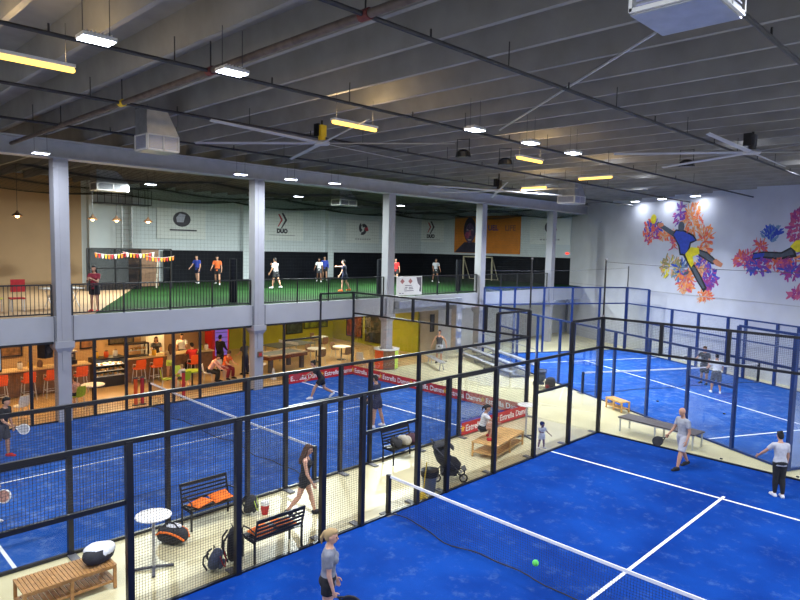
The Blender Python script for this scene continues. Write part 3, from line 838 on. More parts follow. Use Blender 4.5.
    if hair:
        b = MB(); st = hair[0]
        b.ball(Hd(0, -.017, .017), (.049*h*HS, .055*h*HS, .059*h*HS), R=Rh)
        b.ball(Hd(0, .012, .048), (.040*h*HS, .040*h*HS, .026*h*HS), R=Rh)
        b.ball(Hd(0, -.032, -.012), (.043*h*HS, .034*h*HS, .045*h*HS), R=Rh)
        if st == 'ponytail':
            b.ball(Hd(0, -.070, .028), .017*h); b.capsule(Hd(0, -.074, .024), Hd(0, -.094, -.03), .015*h, .018*h); b.capsule(Hd(0, -.094, -.03), Hd(0, -.088, -.085), .017*h, .008*h)
        if st == 'long':
            b.capsule(Hd(0, -.040, -.01), T(0, -.070, .24), .042*h, .035*h); b.capsule(T(0, -.070, .26), T(0, -.078, .215), .036*h, .024*h)
            for s in (-1, 1): b.capsule(Hd(s*.042, -.012, .01), T(s*.05, -.028, .27), .015*h, .016*h)
        if st == 'bun': b.ball(Hd(0, -.055, .055), .026*h)
        if st == 'curly': b.ball(Hd(0, -.012, .022), (.058*h*HS, .060*h*HS, .062*h*HS), R=Rh)
        part('hair', b, HR[hair[1]], 2)
    if near:
        for s in (-1, 1):
            e = MB().ball(Hd(s*.018, .0475, .004), .0062*h, 8, 6); me = e.mesh('eye', HR['black'], True); me.transform(Matrix.Translation((0, 0, dz))); obj('eye', me, root)
        e = MB().capsule(Hd(-.010, .0485, -.036), Hd(.010, .0485, -.036), .0034*h, None, 6); me = e.mesh('mouth', CL['maroon'], True); me.transform(Matrix.Translation((0, 0, dz))); obj('mouth', me, root)
    if cap:
        b = MB(); b.ball(Hd(0, -.008, .024), (.050*h*HS, .060*h*HS, .052*h*HS), R=Rh); b.loft([((0, 0, -.004), .040, .04), ((0, 0, .004), .038, .038)], 14, Hm @ Matrix.Translation(V((0, .058*h, .43*h))) @ MS)
        part('cap', b, CL[cap], 1)
    W = root.matrix_basis if False else Matrix.Translation(V((xy[0], xy[1], z))) @ Matrix.Rotation(D(face)-PI/2, 4, 'Z')
    out = []
    for p, fdv, pn, sv in hands:
        p = p+V((0, 0, dz)); out.append((W @ p, W.to_3x3() @ fdv, W.to_3x3() @ pn, W.to_3x3() @ sv))
    return root, out
def racket(label, hand, d, n, face=M_char, rim=M_char, group=None):
    """padel racket gripped at the hand point, pointing along d, face normal n"""
    d = V(d).normalized(); n = V(n); n = (n-d*n.dot(d)).normalized(); s = d.cross(n)
    R = Matrix((s, n, d)).transposed().to_4x4(); R.translation = hand
    t = thing('padel_racket', label, 'racket', (0, 0, 0), 0, group); t.matrix_basis = R
    MB().tube((0, 0, -.07), (0, 0, .09), .016, .015, 10).build('handle', M_rubber, t)
    pts = [(.128*math.sin(a)*(1-.10*math.cos(a)), .285-.145*math.cos(a)) for a in [2*PI*i/28 for i in range(28)]]
    MB().prism(pts, lambda u, v: (u, .016, v), lambda u, v: (u, -.016, v)).build('face', face, t)
    b = MB(); b.path([(p[0], 0, p[1]) for p in pts]+[(pts[0][0], 0, pts[0][1])], .0195, 6, False)
    for s_ in (-1, 1): b.bar((s_*.012, 0, .075), (s_*.062, 0, .165), .024)
    b.build('rim', rim, t)
    return t
# -- on the courts
r, hd = person('blond woman in grey tee and black shorts standing at the near net', (2.62, -3.94), 50, 1.75, 'fair', ('ponytail', 'blond'), ('tee', 'greytee'), ('mini', 'black'), 'white', 0,
       ((3, 2, 4), (-3, 2, 4)), ((4, 7, 16, 6), (2, 9, 14, 0)), 2, 0, (12, 4), True, None, True, 1., (0, 1))
racket('dark racket held low by the blond woman at the near net', hd[1][0], V((.78, .55, -.25)), V((-.5, .7, .3)))
person('brown haired woman in black vest and shorts walking along the walkway', (-1.32, -1.48), 45, 1.68, 'fair', ('long', 'brown'), ('tank', 'black'), ('mini', 'black'), 'black', 0,
       ((18, 4, 3), (-17, 22, 3)), ((-12, 9, 12, 0), (12, 8, 18, 6)), 4, 0, (0, 10), True, None, True, feet_pitch=(0, 25))
r, hd = person('bald man in pale grey tee and light shorts walking on the near court', (3.40, 8.50), 240, 1.80, 'tan', None, ('tee', 'stripe'), ('long_shorts', 'lgrey'), 'black', 0,
       ((20, 6, 5), (-16, 14, 6)), ((-6, 10, 26, 6), (14, 12, 28, 0)), 4, 0, (-10, 8), False, None, True, 1., (0, 1), feet_pitch=(0, 18))
racket('black racket in the hand of the bald man', hd[1][0], V((-.72, -.35, -.55)), V((.33, -.92, .2)))
r, hd = person('dark haired woman in grey top and black leggings seen from behind, at far right', (5.95, 8.25), 128, 1.68, 'tan', ('bun', 'black'), ('tee', 'lgrey'), ('leggings', 'black'), 'white', 0,
       ((2, 4, 0), (-3, 8, -1)), ((26, 34, 22, 0), (4, 8, 10, 0)), 6, 0, (0, 10), True, None, True)
r, hd = person('toddler in white with dark curly hair standing on the walkway by the glass', (-.36, 7.02), -20, .80, 'dark', ('curly', 'black'), ('tee', 'white'), ('shorts', 'white'), 'white', 0,
       ((4, 4, 5), (-4, 4, 5)), ((20, 20, 40, 0), (50, 20, 60, 0)), 0, 0, (0, 0), False, None, False, 1.40)
r.scale = (1.25, 1.2, 1.0)
person('dark haired girl in white tee perched on the light wooden table drinking', (-1.36, 5.22), 38, 1.58, 'tan', ('ponytail', 'black'), ('tee', 'white'), ('mini', 'black'), 'red', .45,
       ((112, 136, 5), (108, 130, 10)), ((40, 8, 30, 0), (62, 14, 100, 26)), 12, 0, (10, 6), True, None, True)
r, hd = person('dark clad player stooping by the cafe side of the middle court', (-9.95, 5.75), 235, 1.74, 'tan', ('bun', 'black'), ('tee', 'black'), ('shorts', 'black'), 'white', 0,
       ((40, 20, 6), (-18, 42, 5)), ((30, 12, 24, 0), (40, 14, 20, 0)), 30, 0, (0, -16), False, None, True, 1., (0, 1), feet_pitch=(0, 40))
racket('red racket held by the stooping player', hd[1][0], V((-.72, -.68, -.05)), V((.55, -.6, .55)), CL['maroon'], CL['maroon'])
r, hd = person('player in navy kit standing behind the middle fence post', (-5.45, 4.66), 200, 1.80, 'tan', ('short', 'black'), ('tee', 'navy'), ('shorts', 'navy'), 'white', 0,
       ((6, 4, 6), (-8, 8, 6)), ((10, 14, 30, 0), (18, 16, 40, 0)), 6, 0, (0, 6), False, None, True, 1., (0, 1))
racket('black racket held low by the player in navy', hd[1][0], V((-.5, -.5, -.7)), V((.6, -.7, .1)))
r, hd = person('player in black at the left edge of the middle court', (-10.12, -5.52), 42, 1.76, 'tan', ('short', 'black'), ('tee', 'black'), ('long_shorts', 'dgrey'), 'red', 0,
       ((10, 12, 6), (-6, 14, 6)), ((-6, 12, 20, 0), (26, 12, 40, 0)), 12, 0, (0, 0), False, None, False, 1., (0, 1))
racket('white rimmed racket of the player in black at the left edge', hd[1][0], V((.62, .66, -.2)), V((.6, -.7, .3)), M_grey, M_wplastic)
r, hd = person('player in dark clothes nearest the painted wall on the slanted court', (-.55, 21.55), 262, 1.82, 'tan', ('short', 'brown'), ('tee', 'black'), ('long_shorts', 'black'), 'black', 0,
       ((4, 4, 6), (-4, 4, 6)), ((8, 10, 24, 0), (40, 16, 40, 0)), 4, 0, (0, 6), False, None, False, 1., (0, 1))
racket('pale racket held out by the player in dark clothes', hd[1][0], V((-.85, -.4, .2)), V((-.2, -.7, .5)), M_dgrey, M_wplastic)
person('player in white tee seen from behind on the slanted court', (.52, 19.95), 120, 1.76, 'tan', ('short', 'black'), ('tee', 'white'), ('long_shorts', 'dgrey'), 'white', 0,
       ((6, 8, 7), (-4, 8, 7)), ((14, 18, 60, 0), (14, 18, 50, 0)), 6)
person('spectator in a dark top with arms on hips standing below the bleacher', (-12.2, 15.55), -62, 1.78, 'tan', ('short', 'black'), ('tank', 'dgrey'), ('long_shorts', 'stripe'), 'black', 0,
       ((4, 2, 4), (-4, 2, 4)), ((-8, 30, 30, 0), (-8, 30, 30, 0)), 0)
r, hd = person('player just outside the left edge reaching a white rimmed racket into view', (-5.50, -6.90), 45, 1.70, 'fair', ('short', 'brown'), ('tee', 'white'), ('shorts', 'navy'), 'white', 0,
       ((10, 12, 6), (-10, 16, 6)), ((-6, 12, 20, 0), (14, 14, 16, 0)), 8, 0, (0, 0), False, None, False, 1., (0, 1))
racket('white rimmed racket poking into view at the far left edge', hd[1][0], V((.68, .68, -.1)), V((.6, -.7, .3)), pm('racket_print', (.45, .22, .16), .5, 0, .5, 22), M_wplastic)
# -- upper gallery
ZM = 3.664
person('woman in red tee and dark shorts leaning at the gallery railing', (-13.55, -1.75), -45, 1.64, 'tan', ('long', 'black'), ('tee', 'maroon'), ('shorts', 'black'), 'red', ZM,
       ((2, 2, 4), (-2, 2, 4)), ((30, 6, 86, 30), (30, 6, 86, 30)), 0, 0, (0, 6), True)
UP = [('pitch player in red striped shirt before the black padding', (-25.3, 9.6), -40, ('tee', 'orange'), ('shorts', 'black')),
      ('pitch player in blue left of the red striped player', (-26.9, 9.1), -60, ('tee', 'blue'), ('shorts', 'navy')),
      ('pitch player in white shirt with an arm raised', (-20.9, 10.9), 200, ('tee', 'white'), ('shorts', 'black')),
      ('pitch player in white shirt beside the taller one in blue', (-25.2, 17.4), -45, ('tee', 'white'), ('shorts', 'dgrey')),
      ('tall pitch player in bright blue shirt by the padding', (-26.6, 19.0), -45, ('long', 'blue'), ('shorts', 'black')),
      ('pitch player in navy near the railing with an arm held out', (-17.2, 13.0), 215, ('tee', 'navy'), ('shorts', 'navy')),
      ('pitch player in red beside the third column', (-21.8, 21.6), -50, ('tee', 'red'), ('shorts', 'black')),
      ('pitch player in grey standing in the shaded far corner', (-21.2, 25.2), -30, ('tee', 'stripe'), ('shorts', 'black'))]
for i, (lab, xy, f, tp, bt) in enumerate(UP):
    a = ((10, 14, 20, 0), (20, 16, 30, 0))
    if 'raised' in lab or 'held out' in lab: a = ((10, 14, 20, 0), (84, 30, 6, 0))
    person(lab, xy, f, 1.66 if i == 3 else 1.76, ('tan', 'fair', 'tan', 'dark')[i % 4], ('short', 'black'), tp, bt, 'orange' if 'held' in lab else 'white', ZM, ((12, 8, 6), (-12, 14, 6)), a, 5)
# -- cafe
person('woman in patterned top standing at the bar by the orange stools', (-16.75, 2.55), 160, 1.66, 'tan', ('long', 'brown'), ('tee', 'khaki'), ('mini', 'neon'), None, 0, ((4, 2, 3), (-4, 2, 3)), ((40, 10, 50, 20), (40, 10, 50, 20)), 4, fem=True)
person('man in red shirt sitting on a bar stool', (-16.72, 3.62), 178, 1.76, 'tan', ('short', 'black'), ('tee', 'red'), ('trousers', 'black'), 'black', 0, ((72, 78, 6), (70, 76, 6)), ((46, 10, 40, 20), (46, 10, 40, 20)), 10, 0, (0, 0), False, .70)
person('bartender in dark top behind the bar', (-19.0, 2.9), -20, 1.72, 'tan', ('long', 'brown'), ('tee', 'dgrey'), ('trousers', 'black'), 'black', 0, ((0, 0, 4), (0, 0, 4)), ((30, 10, 60, 10), (30, 10, 60, 10)), 6, fem=True)
person('bartender in white top behind the bar, left of the drinks screen', (-19.0, 4.2), -30, 1.74, 'tan', ('short', 'black'), ('tee', 'white'), ('trousers', 'black'), 'black', 0, ((0, 0, 4), (0, 0, 4)), ((30, 10, 70, 10), (20, 10, 60, 10)), 4)
person('person in pink top leaning forward on a cafe chair', (-15.5, 3.75), 55, 1.70, 'fair', ('short', 'black'), ('long', 'pink'), ('trousers', 'black'), 'black', 0, ((80, 84, 6), (76, 88, 8)), ((44, 8, 24, 0), (40, 8, 24, 0)), 34, 0, (0, 0), False, .45)
person('red haired person in orange sitting beside the one in pink', (-15.9, 4.75), 20, 1.66, 'fair', ('curly', 'brown'), ('tee', 'orange'), ('trousers', 'maroon'), 'black', 0, ((80, 84, 6), (76, 88, 8)), ((34, 8, 40, 10), (34, 8, 40, 10)), 22, 0, (0, 0), False, .45)
person('person in black standing before the purple drinks machine', (-17.55, 5.45), 120, 1.74, 'tan', ('short', 'black'), ('long', 'black'), ('trousers', 'black'), 'black', 0, ((3, 2, 4), (-3, 2, 4)), ((10, 8, 20, 0), (20, 8, 30, 0)), 0)
person('child in white sitting at the green cafe table', (-14.85, 2.2), 200, 1.2, 'fair', ('short', 'blond'), ('tee', 'white'), ('shorts', 'dgrey'), None, 0, ((80, 84, 6), (76, 88, 8)), ((34, 8, 40, 10), (34, 8, 40, 10)), 6, 0, (0, 0), False, .45)
person('child with patterned shirt sitting on a green chair behind the first column', (-14.6, -2.1), 200, 1.25, 'fair', ('short', 'brown'), ('tee', 'pink'), ('shorts', 'navy'), None, 0, ((80, 84, 6), (76, 88, 8)), ((34, 8, 40, 10), (34, 8, 40, 10)), 6, 0, (0, 0), False, .45)
person('person in dark blue standing by the small table left of the second column', (-16.0, 5.9), 190, 1.62, 'tan', ('short', 'black'), ('tee', 'dgrey'), ('trousers', 'navy'), 'black', 0, ((2, 2, 4), (-2, 2, 4)), ((20, 8, 40, 0), (20, 8, 30, 0)), 6)
# ------------------------------------------------------------------ lamps, pipes and plant under the ceiling
M_led = em('led_diffuser', (.80, .86, 1.0), 26, False)
M_tube = em('tube_diffuser', (1.0, .60, .12), 3.6, False)
M_bulb = em('bulb', (1.0, .66, .25), 22, False)
def area(parent, loc, sx, sy, power, col, rot=(0, 0, 0), spread=PI):
    l = bpy.data.lights.new('lamp_light', 'AREA'); l.shape = 'RECTANGLE'; l.size = sx; l.size_y = sy; l.energy = power; l.color = col; l.spread = spread
    o = bpy.data.objects.new('lamp_light', l); COL.objects.link(o); o.parent = parent; o.location = loc; o.rotation_euler = rot
    return o
def point(parent, loc, power, col, r=.06):
    l = bpy.data.lights.new('bulb_light', 'POINT'); l.energy = power; l.color = col; l.shadow_soft_size = r
    o = bpy.data.objects.new('bulb_light', l); COL.objects.link(o); o.parent = parent; o.location = loc
    return o
COOL = (.80, .87, 1.0); WARM = (1.0, .70, .32)
LEDP = 430
def led(label, loc, rz=PI/2, power=LEDP, top=9.6, L=.44, W=.30, col=COOL, spread=PI):
    t = thing('high_bay_lamp', label, 'lamp', loc, rz, 'white high bay lamps')
    b = MB(); b.box((0, 0, .045), (L, W, .05)); 
    for k in range(7): b.box((-L/2+.06+k*(L-.12)/6, 0, .085), (.012, W*.8, .04))
    b.build('housing', M_wplastic, t)
    MB().box((0, 0, .014), (L-.03, W-.03, .012)).build('diffuser', M_led, t)
    b = MB()
    for s in (-1, 1): b.tube((s*L*.4, 0, .07), (s*L*.4, 0, top-loc[2]), .006, None, 5)
    b.build('hanger', M_dgrey, t)
    area(t, (0, 0, .002), L-.04, W-.04, power, col, (0, 0, 0), spread)
    return t
for i, y in enumerate((-6.75, -4.7, 1.45, 3.7, 5.8)):
    led(('white lamp nearest the top left corner, beside the long yellow tube', 'white lamp above the near fan, second along the row from the left', 'middle white lamp of the row above the nearest court', 'white lamp just right of the middle one over the nearest court', 'farthest white lamp of the row above the nearest court')[i], (1.0, y, 8.9), PI/2, LEDP*(.85, .9, 1.05, 1.0, .9)[i])
for x, y, lab in ((-11.35, -4.0, 'white lamp at the head of the first column'), (-11.15, 2.74, 'white lamp hanging left of the second column head'), (-10.95, 4.87, 'white lamp hanging just right of the second column'), (-10.7, 6.91, 'white lamp hanging midway between second and third columns')):
    led(lab, (x, y, 8.8), PI/2, LEDP*.55)
for x, y, lab in ((-18.5, 2.5, 'greenish white lamp over the gallery near the wall ladder'), (-18.0, 10.35, 'small white lamp over the green pitch right of the second column'), (-18.0, 18.15, 'white lamp over the green pitch right of the third column')):
    led(lab, (x, y, 8.8), PI/2, LEDP*(4 if y < 5 else 7), 9.6, .44, .30, (.90, 1.0, .97))
# unseen lamps added above and right of the frame to brighten the hall
for x, y in ((8.2, -8.5), (9.2, -1.5), (12.2, 4.0), (13.2, 9.0), (13.4, 13.0), (1.0, -10.5), (-5.2, -9.5)):
    led('added white lamp outside the frame, brightening the hall', (x, y, 8.9), PI/2, LEDP*(1.0 if y < 0 else 1.7))
# hidden lamps added between the far ribs to brighten the far courts and walls
for x, n in ((3.5, 19), (-1.5, 20), (-6, 22), (-2.5, 24), (-8.5, 25), (4, 23), (-5, 28), (-10, 29)):
    led('added white lamp hidden between the far ceiling ribs', (x, -13.6+1.27*(n+.5), 9.95), 0, LEDP*(1.5 if x < -4 else .12 if n < 21 else 1.0), 10.22, .44, .30, COOL, 2.0)
for i, l in enumerate((-19.86, -17.5, -14.87)):
    p = lw(l, 22.45, 9.42)
    t = led(('leftmost of the three lamps washing the painted wall', 'middle one of the three lamps washing the painted wall', 'right one of the three lamps washing the painted wall')[i], tuple(p), RC, 34, 9.7, .5, .3)
def tube_lamp(label, loc, rz, L, power, top=9.6):
    t = thing('tube_lamp', label, 'lamp', loc, rz, 'warm yellow tube lamps')
    MB().box((0, 0, .06), (L, .16, .05)).build('housing', M_wplastic, t)
    b = MB(); b.capsule((-L/2+.03, 0, 0), (L/2-.03, 0, 0), .045, None, 8); b.build('diffuser', M_tube, t)
    b = MB()
    for s in (-1, 1): b.tube((s*L*.42, 0, .08), (s*L*.42, 0, top-loc[2]), .005, None, 5)
    b.build('hanger', M_dgrey, t)
    area(t, (0, 0, -.06), L, .1, power, WARM)
    for s in (-.3, .3): point(t, (s*L, 0, .22), power*.22, WARM, .1)
    return t
tube_lamp('long yellow tube lamp at the top left edge', (-.80, -7.2, 8.9), PI/2, 1.5, 110)
tube_lamp('yellow tube lamp beside the near fan motor', (-.95, -.45, 8.95), PI/2, 1.3, 110)
tube_lamp('yellow tube lamp under the row of white lamps, right of middle', (-.6, 6.1, 8.9), PI/2, 1.3, 110)
tube_lamp('yellow tube lamp just above the boxed air unit at the girder end', (-1.3, 11.4, 8.9), 0, 1.3, 80)
tube_lamp('far yellow tube lamp left of the boxed air unit', (-5.2, 13.4, 8.9), 0, 1.2, 130)

# sprinkler lines along the hall
M_pipe = pm('dark_pipe', (.035, .033, .036), .5, .3, .2, 6)
M_rust = pm('rusty_pipe', (.13, .10, .085), .6, .3, .35, 5)
for i, (x, y0, y1, z) in enumerate(((7.4, -9, 20, 9.2), (3.85, -12, 24, 9.2), (-.15, -12, 26, 9.2), (-4.0, -12, 28, 9.2), (-8.0, -12, 29, 9.2))):
    t = thing('sprinkler_pipe', ('dark sprinkler pipe at the top right, nearest the big boxed unit', 'dark sprinkler pipe crossing the ceiling from the top middle to the right', 'dark sprinkler pipe running along the row of white lamps', 'dark sprinkler pipe passing behind the near fan', 'dark sprinkler pipe running closest to the long girder')[i], 'pipe', (x, 0, z), 0)
    MB().tube((0, y0, 0), (0, y1, 0), .034, None, 8).build('pipe', M_pipe, t)
    y = y0+1.2; k = 0
    while y < y1 and k < 16:
        MB().tube((0, y, 0), (0, y, .42 if k % 2 else .14), .010 if k % 2 else .016, None, 6).build('hanger' if k % 2 else 'sprinkler_head', M_pipe, t)
        y += 1.9; k += 1
t = thing('main_pipe', 'thick rusty main pipe crossing from top centre to the upper left', 'pipe', (0, -4.45, 9.2), 0)
MB().tube((-12.7, 0, 0), (7.5, 0, 0), .058, None, 12).build('pipe', M_rust, t, True)
for x in (-8, -4.0, -.15, 3.85, 7.4):
    MB().tube((x-.09, 0, 0), (x+.09, 0, 0), .075, None, 12).build('coupling', pm('dull_red_pipe', (.16, .035, .03), .6, .2, .2, 6) if x in (-.15, 3.85) else M_yellow if x == -4.0 else M_rust, t)
    MB().tube((x, 0, .05), (x, 0, .5), .012, None, 6).build('hanger', M_pipe, t)
tag(MB().tube((5.95, -.55, 9.5), (-.45, 4.35, 9.5), .022, None, 6).build('conduit', M_alu), 'pale conduit slanting across the ceiling below the concrete ribs', 'pipe')

def hvls(label, loc, a0, body, L=3.6):
    t = thing('ceiling_fan', label, 'fan', loc, 0, 'big slow ceiling fans')
    MB().tube((0, 0, .3), (0, 0, 9.6-loc[2]), .035, None, 8).build('drop_rod', M_black, t)
    b = MB(); b.box((0, 0, .32), (.18, .18, .30)); b.tube((0, 0, .02), (0, 0, .2), .10, None, 12); b.build('motor', body, t)
    MB().box((-.10, -.10, .34), (.20, .05, .34)).build('controller', M_black, t)
    MB().lathe([(.05, -.06), (.2, -.05), (.24, 0), (.2, .05), (.05, .06)], (0, 0, 0), 16).build('hub', M_grey, t, True)
    for k in range(6):
        a = a0+k*PI/3; d = V((math.cos(a), math.sin(a), 0)); s = V((-d.y, d.x, 0))
        b = MB(); b.add([d*.2+s*.06+V((0, 0, .02)), d*.2-s*.06-V((0, 0, .01)), d*.2-s*.06-V((0, 0, .03)), d*.2+s*.06, d*L+s*.04+V((0, 0, .02)), d*L-s*.04-V((0, 0, .01)), d*L-s*.04-V((0, 0, .03)), d*L+s*.04],
                        [(0, 1, 5, 4), (1, 2, 6, 5), (2, 3, 7, 6), (3, 0, 4, 7), (0, 3, 2, 1), (4, 5, 6, 7)])
        b.build('blade', M_grey, t)
    return t
hvls('big ceiling fan with yellow motor left of the middle of the ceiling', (-3.7, .75, 9.0), -1.43, M_yellow)
hvls('big ceiling fan at the right near the painted wall', (4.5, 9.2, 9.05), -.5, M_dgrey)
hvls('far ceiling fan with dark motor beside the girder', (-6.9, 13.2, 8.85), .2, M_black)
for i, (x, y, z, lab) in enumerate(((-2.5, 5.3, 9.15, 'black loudspeaker under the ceiling, left of two near the middle lamps'), (-2.5, 7.5, 9.15, 'black loudspeaker under the ceiling, right of two near the middle lamps'), (2.0, 11.2, 9.15, 'dark flat ceiling box between the far lamps and the right fan'), (5.6, 13.4, 9.15, 'dark flat ceiling box just beyond the right fan'))):
    t = thing('loudspeaker', lab, 'loudspeaker', (x, y, z), .3, None)
    MB().loft([((0, 0, -.10), .26, .14), ((0, 0, .05), .22, .16), ((0, 0, .12), .12, .1)], 12).build('cabinet', M_black, t)
    b = MB(); b.bar((-.2, 0, .08), (-.2, 0, .45), .02); b.bar((.2, 0, .08), (.2, 0, .45), .02); b.bar((-.2, 0, .43), (.2, 0, .43), .02); b.build('bracket', M_black, t)
M_grille = pm('grille_lavender', (.42, .43, .60), .5, .1, .08, 30)
def air_unit(label, loc, w, d, h, rz=0, top=9.6, panel=None):
    t = thing('air_unit', label, 'air unit', loc, rz, 'boxed air units under the ceiling')
    b = MB(); b.box((0, 0, h*.20), (d, w, h*.40)); b.build('plenum', M_steel, t)
    b = MB(); b.add([(-d/2, -w/2, h*.4), (d/2, -w/2, h*.4), (d/2, w/2, h*.4), (-d/2, w/2, h*.4), (-d/2, -w/2, h), (d/2, -w/2, h), (d/2, w*.10, h), (-d/2, w*.10, h)],
                    [(3, 2, 1, 0), (4, 5, 6, 7), (0, 1, 5, 4), (1, 2, 6, 5), (2, 3, 7, 6), (3, 0, 4, 7)]); b.build('duct_hood', M_steel, t)
    for ax, s in (('x', 1), ('y', -1)):
        g = MB(); f = MB()
        n = 9
        L = w if ax == 'x' else d
        for k in range(n):
            z = h*.06+h*.28*k/(n-1)
            if ax == 'x': g.box((s*(d/2+.008), 0, z), (.012, L*.84, .014))
            else: g.box((0, s*(w/2+.008), z), (L*.84, .012, .014))
        for zz in (h*.03, h*.37):
            if ax == 'x': f.box((s*(d/2+.012), 0, zz), (.03, L, .035))
            else: f.box((0, s*(w/2+.012), zz), (L, .03, .035))
        for e in (-1, 0, 1):
            if ax == 'x': f.box((s*(d/2+.012), e*L*.485, h*.2), (.03, .03, h*.36))
            elif e: f.box((e*L*.485, s*(w/2+.012), h*.2), (.03, .03, h*.36))
        o = f.build('grille_frame', M_wplastic, t); g.build('louvres', panel or M_grille, o)
    b = MB()
    for sx in (-1, 1):
        for sy in (-1, 1): b.tube((sx*d*.48, sy*w*.48, h*.4), (sx*d*.48, sy*w*.48, max(h, top-loc[2])), .008, None, 5)
    b.build('hanger', M_dgrey, t)
    return t
air_unit('galvanised boxed air unit hanging below the thick rusty pipe', (-5.85, -2.85, 8.5), .82, .70, 1.05)
air_unit('large boxed air unit cut by the top right edge', (7.95, -4.52, 8.2), .66, .66, 1.1)
air_unit('boxed air unit at the far end of the girder lit yellow', (-5.8, 17.6, 8.5), 1.0, .9, .95)
air_unit('boxed air unit behind the girder above the wall ladder', (-19.6, 1.1, 8.45), 1.4, .8, .9, 0, 9.6, M_dgrey)
air_unit('small boxed air unit behind the girder left of the third column', (-19.0, 14.4, 8.6), 1.3, .8, .9, 0, 9.6, M_dgrey)

# ------------------------------------------------------------------ gallery
def railing(label, y0, y1):
    t = thing('railing', label, 'railing', (-13.02, y0, 3.65), PI/2, 'black balustrades along the gallery edge')
    L = y1-y0
    for z in (.08, 1.06): MB().box((L/2, 0, z), (L, .05, .045)).build('rail', M_black, t)
    b = MB(); n = int(L/.125)
    for k in range(1, n): b.box((L*k/n, 0, .57), (.018, .018, .95))
    b.build('balusters', M_black, t)
    n = max(2, round(L/1.9))
    for k in range(n+1): MB().box((L*k/n, 0, .53), (.055, .055, 1.06)).build('post', M_black, t)
    return t
for y0, y1, lab in ((-10.4, -3.32, 'black balustrade left of the first column'), (-2.68, 4.32, 'black balustrade between first and second columns'), (4.96, 12.06, 'black balustrade between second and third columns'), (12.70, 19.68, 'black balustrade between third and fourth columns'), (20.32, 27.4, 'black balustrade between fourth and fifth columns')):
    railing(lab, y0, y1)
# white notice on the railing
t = thing('notice_board', 'white printed notice fixed to the railing right of the third column', 'sign', (-12.93, 13.86, 4.22), PI/2)
MB().box((0, 0, 0), (1.9, .03, .98)).build('board', M_wplastic, t)
dk = pm('notice_print', (.12, .10, .12), .6, 0, .3, 20); rb = pm('notice_red', (.40, .16, .14), .6, 0, .3, 20)
b = MB()
for x in (-.55, .05): b.prism([(x-.16, .24), (x, .10), (x+.16, .24), (x, .38)], lambda u, v: (u, -.022, v), lambda u, v: (u, -.016, v))
b.build('emblem', rb, t)
b = MB()
for z, ws in ((.02, ((-.1, .5),)), (-.08, ((-.25, .18), (.08, .3))), (-.16, ((-.3, .22), (.1, .34))), (-.26, ((-.05, .7),)), (-.38, ((-.7, .14), (-.5, .12)))):
    for x, w in ws: b.box((x, -.019, z), (w, .006, .035))
b.build('text_lines', dk, t)
MB().prism([(.50, .45), (.90, .45), (.90, -.35), (.74, -.30), (.80, -.02), (.62, .12)], lambda u, v: (u, -.021, v), lambda u, v: (u, -.016, v)).build('dark_motif', dk, t)
# sports netting: curtain behind the railing and sheet under the ceiling
t = obj('sports_net', wire_grid(29.0, 4.0, .15, .15, .0019, M_sportnet), None, (-13.45, -1.0, 4.72), PI/2)
tag(t, 'fine black sports netting hung along the gallery edge above the railing', 'net')
b = MB()
def nz(x, y): return 9.05-.28*abs(math.sin((y+3.0)*PI/7.7))-.10*math.sin(x*1.1)
xs = [-29.6+16.0*i/90 for i in range(91)]; ys = [-3+35.6*i/150 for i in range(151)]
for y in ys: b.path([(x, y, nz(x, y)) for x in xs[::6]], .006, 3, False)
for x in xs: b.path([(x, y, nz(x, y)) for y in ys[::4]], .006, 3, False)
tag(b.build('ceiling_net', M_sportnet), 'sagging dark netting slung under the ceiling above the green pitch', 'net')
# black poles of the pitch cage
for x, y, lab in ((-20.5, 9.4, 'tall black pole of the pitch cage right of the bunting'), (-14.2, 12.9, 'black padded pole beside the third column'), (-14.2, 4.2, 'black padded pole behind the second column'), (-14.2, 19.4, 'black padded pole left of the fourth column')):
    h = 4.9 if x < -20 else 1.9
    t = thing('cage_pole', lab, 'pole', (x, y, ZM))
    MB().tube((0, 0, 0), (0, 0, h), .07 if x < -20 else .16, None, 10).build('shaft', M_pad, t, True)
    MB().lathe([(.2, 0), (.2, .03), (.1, .05)], (0, 0, 0), 12).build('foot', M_black, t)
